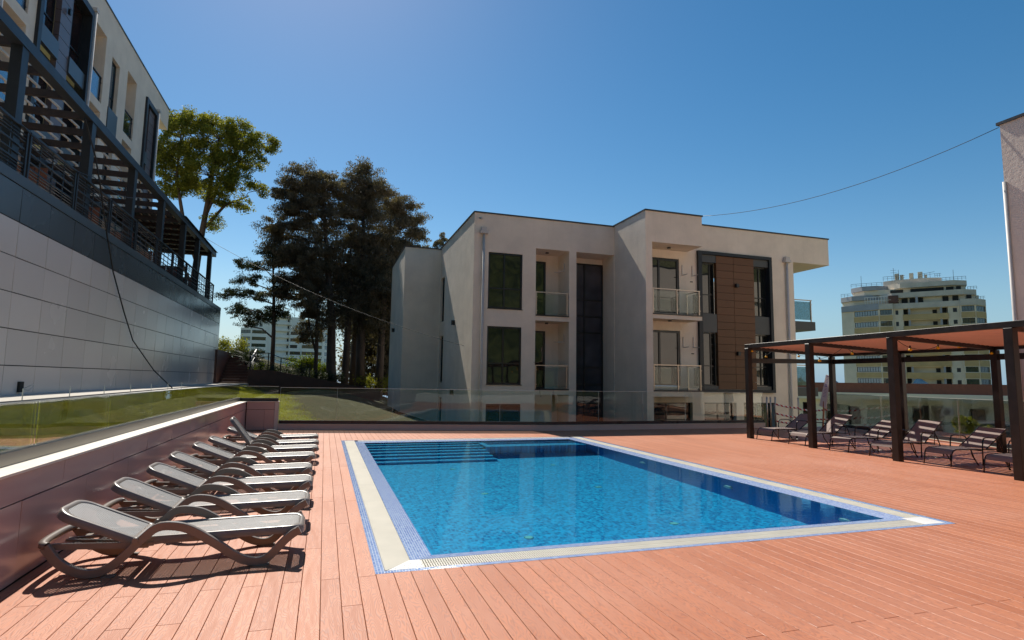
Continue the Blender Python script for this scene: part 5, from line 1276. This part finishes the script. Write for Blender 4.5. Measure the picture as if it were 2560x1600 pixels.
def make_plastic(bang):
    r0 = empty('plastic_lounger', (0, 0, 0))
    wp = [(x-X0, z) for x, z in smoothp(WT)]; prof = [(-.023, -.029), (-.019, -.033), (.019, -.033), (.023, -.029), (.023, .029), (.019, .033), (-.019, .033), (-.023, .029)]
    hy = .305
    for s_ in (-1, 1):
        MB().sweep([(x, s_*hy, z) for x, z in wp], prof, (0, 1, 0), smooth=False).build('side_frame', M['plastic'], r0)
        m = MB(); m.box(-.545-.0, -.455, s_*hy-.028, s_*hy+.028, 0, .012); m.build('foot_pad', M['plastic'], r0)
        m = MB(); m.box(.56, .68, s_*hy-.028, s_*hy+.028, 0, .012); m.build('foot_pad', M['plastic'], r0)
    def rim(path, w_, h, name, up=None, parent=r0):
        m = MB(); m.tube(path, w_, 8); return m.build(name, M['plastic'], parent)
    # head bow joining both frames
    n = 14; P = []
    for k in range(n+1):
        a = -math.pi/2+math.pi*k/n; c = math.copysign(abs(math.cos(a))**.6, math.cos(a)); P.append((-.93-.06*c, hy*math.copysign(abs(math.sin(a))**.8, math.sin(a)), .268+.012*c))
    m = MB()
    for i, p in enumerate(P): pass
    q = [Vector(p) for p in P]; V = []; F = []
    for i, p in enumerate(q):
        d = (q[min(i+1, n)]-q[max(i-1, 0)]).normalized(); o = Vector((d.y, -d.x, 0)).normalized()
        for a, b in ((-.03, -.022), (.03, -.022), (.03, .014), (.0, .024), (-.03, .014)): V.append(p+o*a+Vector((0, 0, b)))
    for i in range(n):
        for k in range(5): F.append((i*5+k, i*5+(k+1) % 5, (i+1)*5+(k+1) % 5, (i+1)*5+k))
    m.add(V, F, True); m.build('head_bow', M['plastic'], r0)
    # bed: rounded rim and perforated panel
    def slab(L0, L1, hw, zf, name, toe_r, head_r, th=.062, rimw=.05):
        out = []; inn = []; N = 8
        def rr_(x0, x1, w2, ra, rb):
            pts = []
            for cx, cy, r_, a0 in ((x1-rb, w2-rb, rb, 0), (x0+ra, w2-ra, ra, 90), (x0+ra, -w2+ra, ra, 180), (x1-rb, -w2+rb, rb, 270)):
                for k in range(N+1): t_ = R(a0+90*k/N); pts.append((cx+r_*math.cos(t_), cy+r_*math.sin(t_)))
            return pts
        o_ = rr_(L0, L1, hw, head_r, toe_r); mid = rr_(L0+.012, L1-.012, hw-.012, max(.01, head_r-.012), max(.01, toe_r-.012)); i_ = rr_(L0+rimw, L1-rimw, hw-rimw, max(.02, head_r-rimw*.5), max(.02, toe_r-rimw*.5)); n = len(o_)
        V = [(x, y, zf(x)-th) for x, y in o_]+[(x, y, zf(x)-.008) for x, y in o_]+[(x, y, zf(x)) for x, y in mid]+[(x, y, zf(x)-.004) for x, y in i_]+[(x, y, zf(x)-th*.55) for x, y in i_]
        F = []
        for l in range(4):
            for k in range(n): F.append((l*n+k, l*n+(k+1) % n, (l+1)*n+(k+1) % n, (l+1)*n+k))
        m = MB(); m.add(V, F, True); o = m.build(name, M['plastic'], r0)
        # panel as strips along x to follow curvature
        xs = [L0+rimw-.004+(L1-L0-2*rimw+.008)*k/10 for k in range(11)]; p = MB(); Vp = []
        def yw(x):
            best = hw-rimw
            for cx, r_ in ((L1-rimw-max(.02, toe_r-rimw*.5), max(.02, toe_r-rimw*.5)),):
                if x > cx: best = min(best, hw-rimw-r_+math.sqrt(max(0, r_*r_-(x-cx)**2)))
            cx, r_ = L0+rimw+max(.02, head_r-rimw*.5), max(.02, head_r-rimw*.5)
            if x < cx: best = min(best, hw-rimw-r_+math.sqrt(max(0, r_*r_-(x-cx)**2)))
            return best
        xs = sorted(set([round(x, 4) for x in xs]+[L1-rimw-.01, L1-rimw-.03, L1-rimw-.06, L0+rimw+.01, L0+rimw+.03, L0+rimw+.06]))
        for x in xs: y = yw(x); Vp += [(x, -y-.003, zf(x)-.007), (x, y+.003, zf(x)-.007)]
        p.add(Vp, [(2*k, 2*k+2, 2*k+3, 2*k+1) for k in range(len(xs)-1)], True); g = p.build('mesh_panel', M['plastic_perf'], o)
        return o
    slab(-.31, .945, .268, lambda x: .283+.02*max(0, (x)/.9)-.03*max(0, (x-.86)/.09)**2 if x > 0 else .283, 'seat', .13, .03)
    o = slab(-.66, -.005, .262, lambda x: .03*(-x/.6)**2*.6, 'backrest', .03, .14)
    o.location = (-.315, 0, .262); o.rotation_euler = (0, R(bang), 0)
    # lower rails and braces under the backrest
    for s_ in (-1, 1):
        MB().bar((-.92, s_*.25, .245), (-.25, s_*.25, .215), .03, .045).build('under_rail', M['plastic'], r0)
        MB().tube([(-.33, s_*.285, .272), (-.33, s_*.345, .272)], .022, 10).build('pivot', M['plastic'], r0)
    for x in (-.80, -.64, -.48): MB().box(x-.022, x+.022, -.235, .235, .205, .228).build('cross_brace', M['plastic'], r0)
    for s_ in (-1, 1): MB().bar((-.90, s_*.02, .235), (-.36, s_*.16, .225), .035, .02).build('cross_brace', M['plastic'], r0)
    MB().box(-.25, -.21, -.28, .28, .21, .238).build('cross_brace', M['plastic'], r0); MB().box(.80, .84, -.29, .29, .225, .25).build('cross_brace', M['plastic'], r0)
    return r0
# head tilt angles; the seventh is raised steeply
angs = [22, 23, 22, 22, 21, 20, 52, 19]
ysL = [5.79, 6.93, 8.09, 9.24, 10.62, 11.75, 12.75, 14.0]; xsL = [0, .02, .03, .0, .02, .06, .06, .04]
ordn = ['nearest the camera', 'second from the camera', 'third from the camera', 'fourth from the camera', 'fifth from the camera', 'sixth from the camera', 'the one with its back raised steeply', 'farthest, next to the parapet corner']
protos = {}
G_P = 'plastic loungers lined up along the parapet'
for i, (a, y, x) in enumerate(zip(angs, ysL, xsL)):
    if a not in protos: protos[a] = make_plastic(a); o = protos[a]
    else: o = copy_tree(protos[a])
    o.location = (X0+x, y, 0); o.rotation_euler = (0, 0, R((0, .6, -.5, .4, -.6, .3, .8, -.4)[i]))
    tag(o, 'brown plastic lounger in the left row, '+ordn[i], 'sun lounger', G_P)

# ---------------------------------------------------------------- gate posts, tape, sign, cables
def steel_post(x, y, h, lb):
    r0 = empty('gate_post', (x, y, 0), label=lb, cat='post', group='steel gate posts behind the pergola')
    MB().cyl(x, y, .0, h, .028, 12).build('tube', M['steel'], r0, world=True)
    MB().cyl(x, y, h+.001, h+.012, .032, 12).build('post_cap', M['steel'], r0, world=True)
    return r0
def tapemat():
    m, t, bs, ln = nodes('red and white barrier tape'); tc = nd(t, 'ShaderNodeTexCoord'); sx = nd(t, 'ShaderNodeSeparateXYZ'); ln(tc.outputs['Object'], sx.inputs[0])
    f = val(t, 'GREATER_THAN', val(t, 'SINE', val(t, 'MULTIPLY', val(t, 'ADD', sx.outputs[0], sx.outputs[2]), 2*math.pi/.17)), 0)
    ln(mixc(t, f, (.80, .78, .78), (.55, .03, .03)), bs.inputs['Base Color']); bs.inputs['Roughness'].default_value = .5; return m
M['tape'] = tapemat()
GP = [(15.62, 17.42, 1.12, 'steel post at the right end of the far glass balustrade'), (15.78, 17.42, 1.12, 'steel post close beside the balustrade end post'), (15.98, 17.4, 1.12, 'steel gate post wrapped with tape at the left side of the opening'), (17.06, 17.4, 1.1, 'steel gate post wrapped with tape in the middle of the opening'), (18.40, 17.4, 1.1, 'steel gate post wrapped with tape at the right side of the opening')]
for g_ in GP: steel_post(*g_)
def tape(p, q, sag, lb):
    V = []; n = 10
    for k in range(n+1):
        t_ = k/n; x = p[0]+(q[0]-p[0])*t_; z = p[2]+(q[2]-p[2])*t_-sag*math.sin(math.pi*t_); y = p[1]+(q[1]-p[1])*t_
        V += [(x, y, z-.03), (x, y, z+.03)]
    m = MB(); m.add(V, [(2*k, 2*k+2, 2*k+3, 2*k+1) for k in range(n)], True)
    o = m.build('barrier_tape', M['tape'], loc=p, label=lb, cat='barrier tape', group='barrier tapes across the gate opening')
    s = o.modifiers.new('thickness', 'SOLIDIFY'); s.thickness = .002
tape((15.98, 17.365, .86), (17.06, 17.365, .72), .03, 'top red and white tape between left and middle gate posts')
tape((15.98, 17.365, .52), (17.06, 17.365, .36), .02, 'middle red and white tape between left and middle gate posts')
tape((15.98, 17.365, .24), (17.06, 17.365, .12), .02, 'lowest red and white tape between left and middle gate posts')
tape((17.06, 17.362, .68), (18.4, 17.362, .66), .05, 'upper red and white tape between middle and right gate posts')
tape((17.06, 17.362, .42), (18.4, 17.362, .30), .06, 'lower red and white tape between middle and right gate posts')
for i, (x, h0) in enumerate(((15.98, .85), (17.06, .7), (18.4, .6), (15.98, .5), (18.4, .3), (17.06, .38))):
    m = MB()
    for k in range(3): m.tube([(x, 17.41, h0-.05+.035*k), (x, 17.41, h0-.03+.035*k)], .036, 10, caps=False)
    m.build('tape_wrap', M['tape'], loc=(x, 17.41, h0), label='red tape wound round a gate post, %s' % ('high on the left post', 'high on the middle post', 'high on the right post', 'low on the left post', 'low on the right post', 'low on the middle post')[i], cat='barrier tape', group='tape windings on the gate posts')
def sign():
    r0 = empty('warning_sign', (16, 15.3, 0), rz=0, label='tilted white information board on a rusty stand behind the pergola', cat='sign')
    MB().bar((16.0, 15.32, 0), (16.03, 15.24, 1.05), .05, .03).build('stand', M['rust'], r0, world=True)
    b = MB(); b.bar((16.02, 15.29, .86), (16.02, 15.02, 1.93), .022, .30, up=(0, 1, .25)); 
    a, c = Vector((16.02, 15.29, .86)), Vector((16.02, 15.02, 1.93)); d = (c-a).normalized(); s_ = Vector((0, .17, .04)); th = Vector((.012, 0, 0))
    b = MB().hexa([a-s_*.8-th, a+s_*.8-th, a+s_*.8+th, a-s_*.8+th], [c-s_*.45-th, c+s_*.45-th, c+s_*.45+th, c-s_*.45+th]); b.build('board', M['white_plastic'], r0, world=True)
    m = MB(); rr = random.Random(3)
    for k in range(15):
        t_ = .95-.045*k; p = a+(c-a)*t_; wd = .38 if k not in (0, 6) else .42; wd *= rr.uniform(.7, 1); u = s_*wd*(1.6-.7*t_)*.75; e = d*(.012 if k not in (0, 6, 7) else .03); o = Vector((-.0135, 0, 0))
        m.quad(p-u+o, p+u+o, p+u+e+o, p-u+e+o)
    m.build('printed_lines', M['violet'], r0, world=True)
M['rust'] = pm('rusty orange stand', (.42, .16, .07), .6, var=.2); M['violet'] = pm('violet print', (.22, .18, .45), .6)
sign()
def cable(name, lb, pts, r_, sag=0):
    P = []
    for p, q in zip(pts[:-1], pts[1:]):
        for k in range(16): t_ = k/16; v = Vector(p).lerp(Vector(q), t_); v.z -= sag*4*t_*(1-t_); P.append(v)
    P.append(Vector(pts[-1])); MB().tube(P, r_, 5).build(name, M['cable'], loc=pts[0], label=lb, cat='cable')
cable('power_cable', 'black cable hanging down the grey cladding wall onto the lawn', [(-5.95, 16.2, 7.9), (-5.93, 17.0, 7.2), (-5.9, 17.37, 6.6), (-5.92, 18.25, 5.41), (-5.92, 18.95, 4.52), (-5.9, 20.08, 3.49), (-5.88, 21.06, 2.69), (-5.6, 22.6, 1.75), (-5.0, 22.6, 1.15), (-4.4, 20.5, 1.10), (-3.9, 18.5, 1.06)], .02)
cable('power_cable', 'long thin cable sagging from the terrace pergola to a balcony of the block', [(-6.05, 31.0, 8.42), (8.72, 23.1, 2.35), (8.95, 23.3, 1.2)], .009, .75)
cable('power_cable', 'thin cable across the sky from the block roof to the right wall', [(15.2, 20.5, 8.8), (18.12, 10.72, 9.05)], .010, .55)
cable('power_cable', 'pale cable slung along the terrace railing posts', [(-6.02, 11.6, 6.9), (-6.02, 13.6, 6.55), (-6.02, 17.3, 6.75), (-6.02, 20.9, 7.3)], .012, .18)
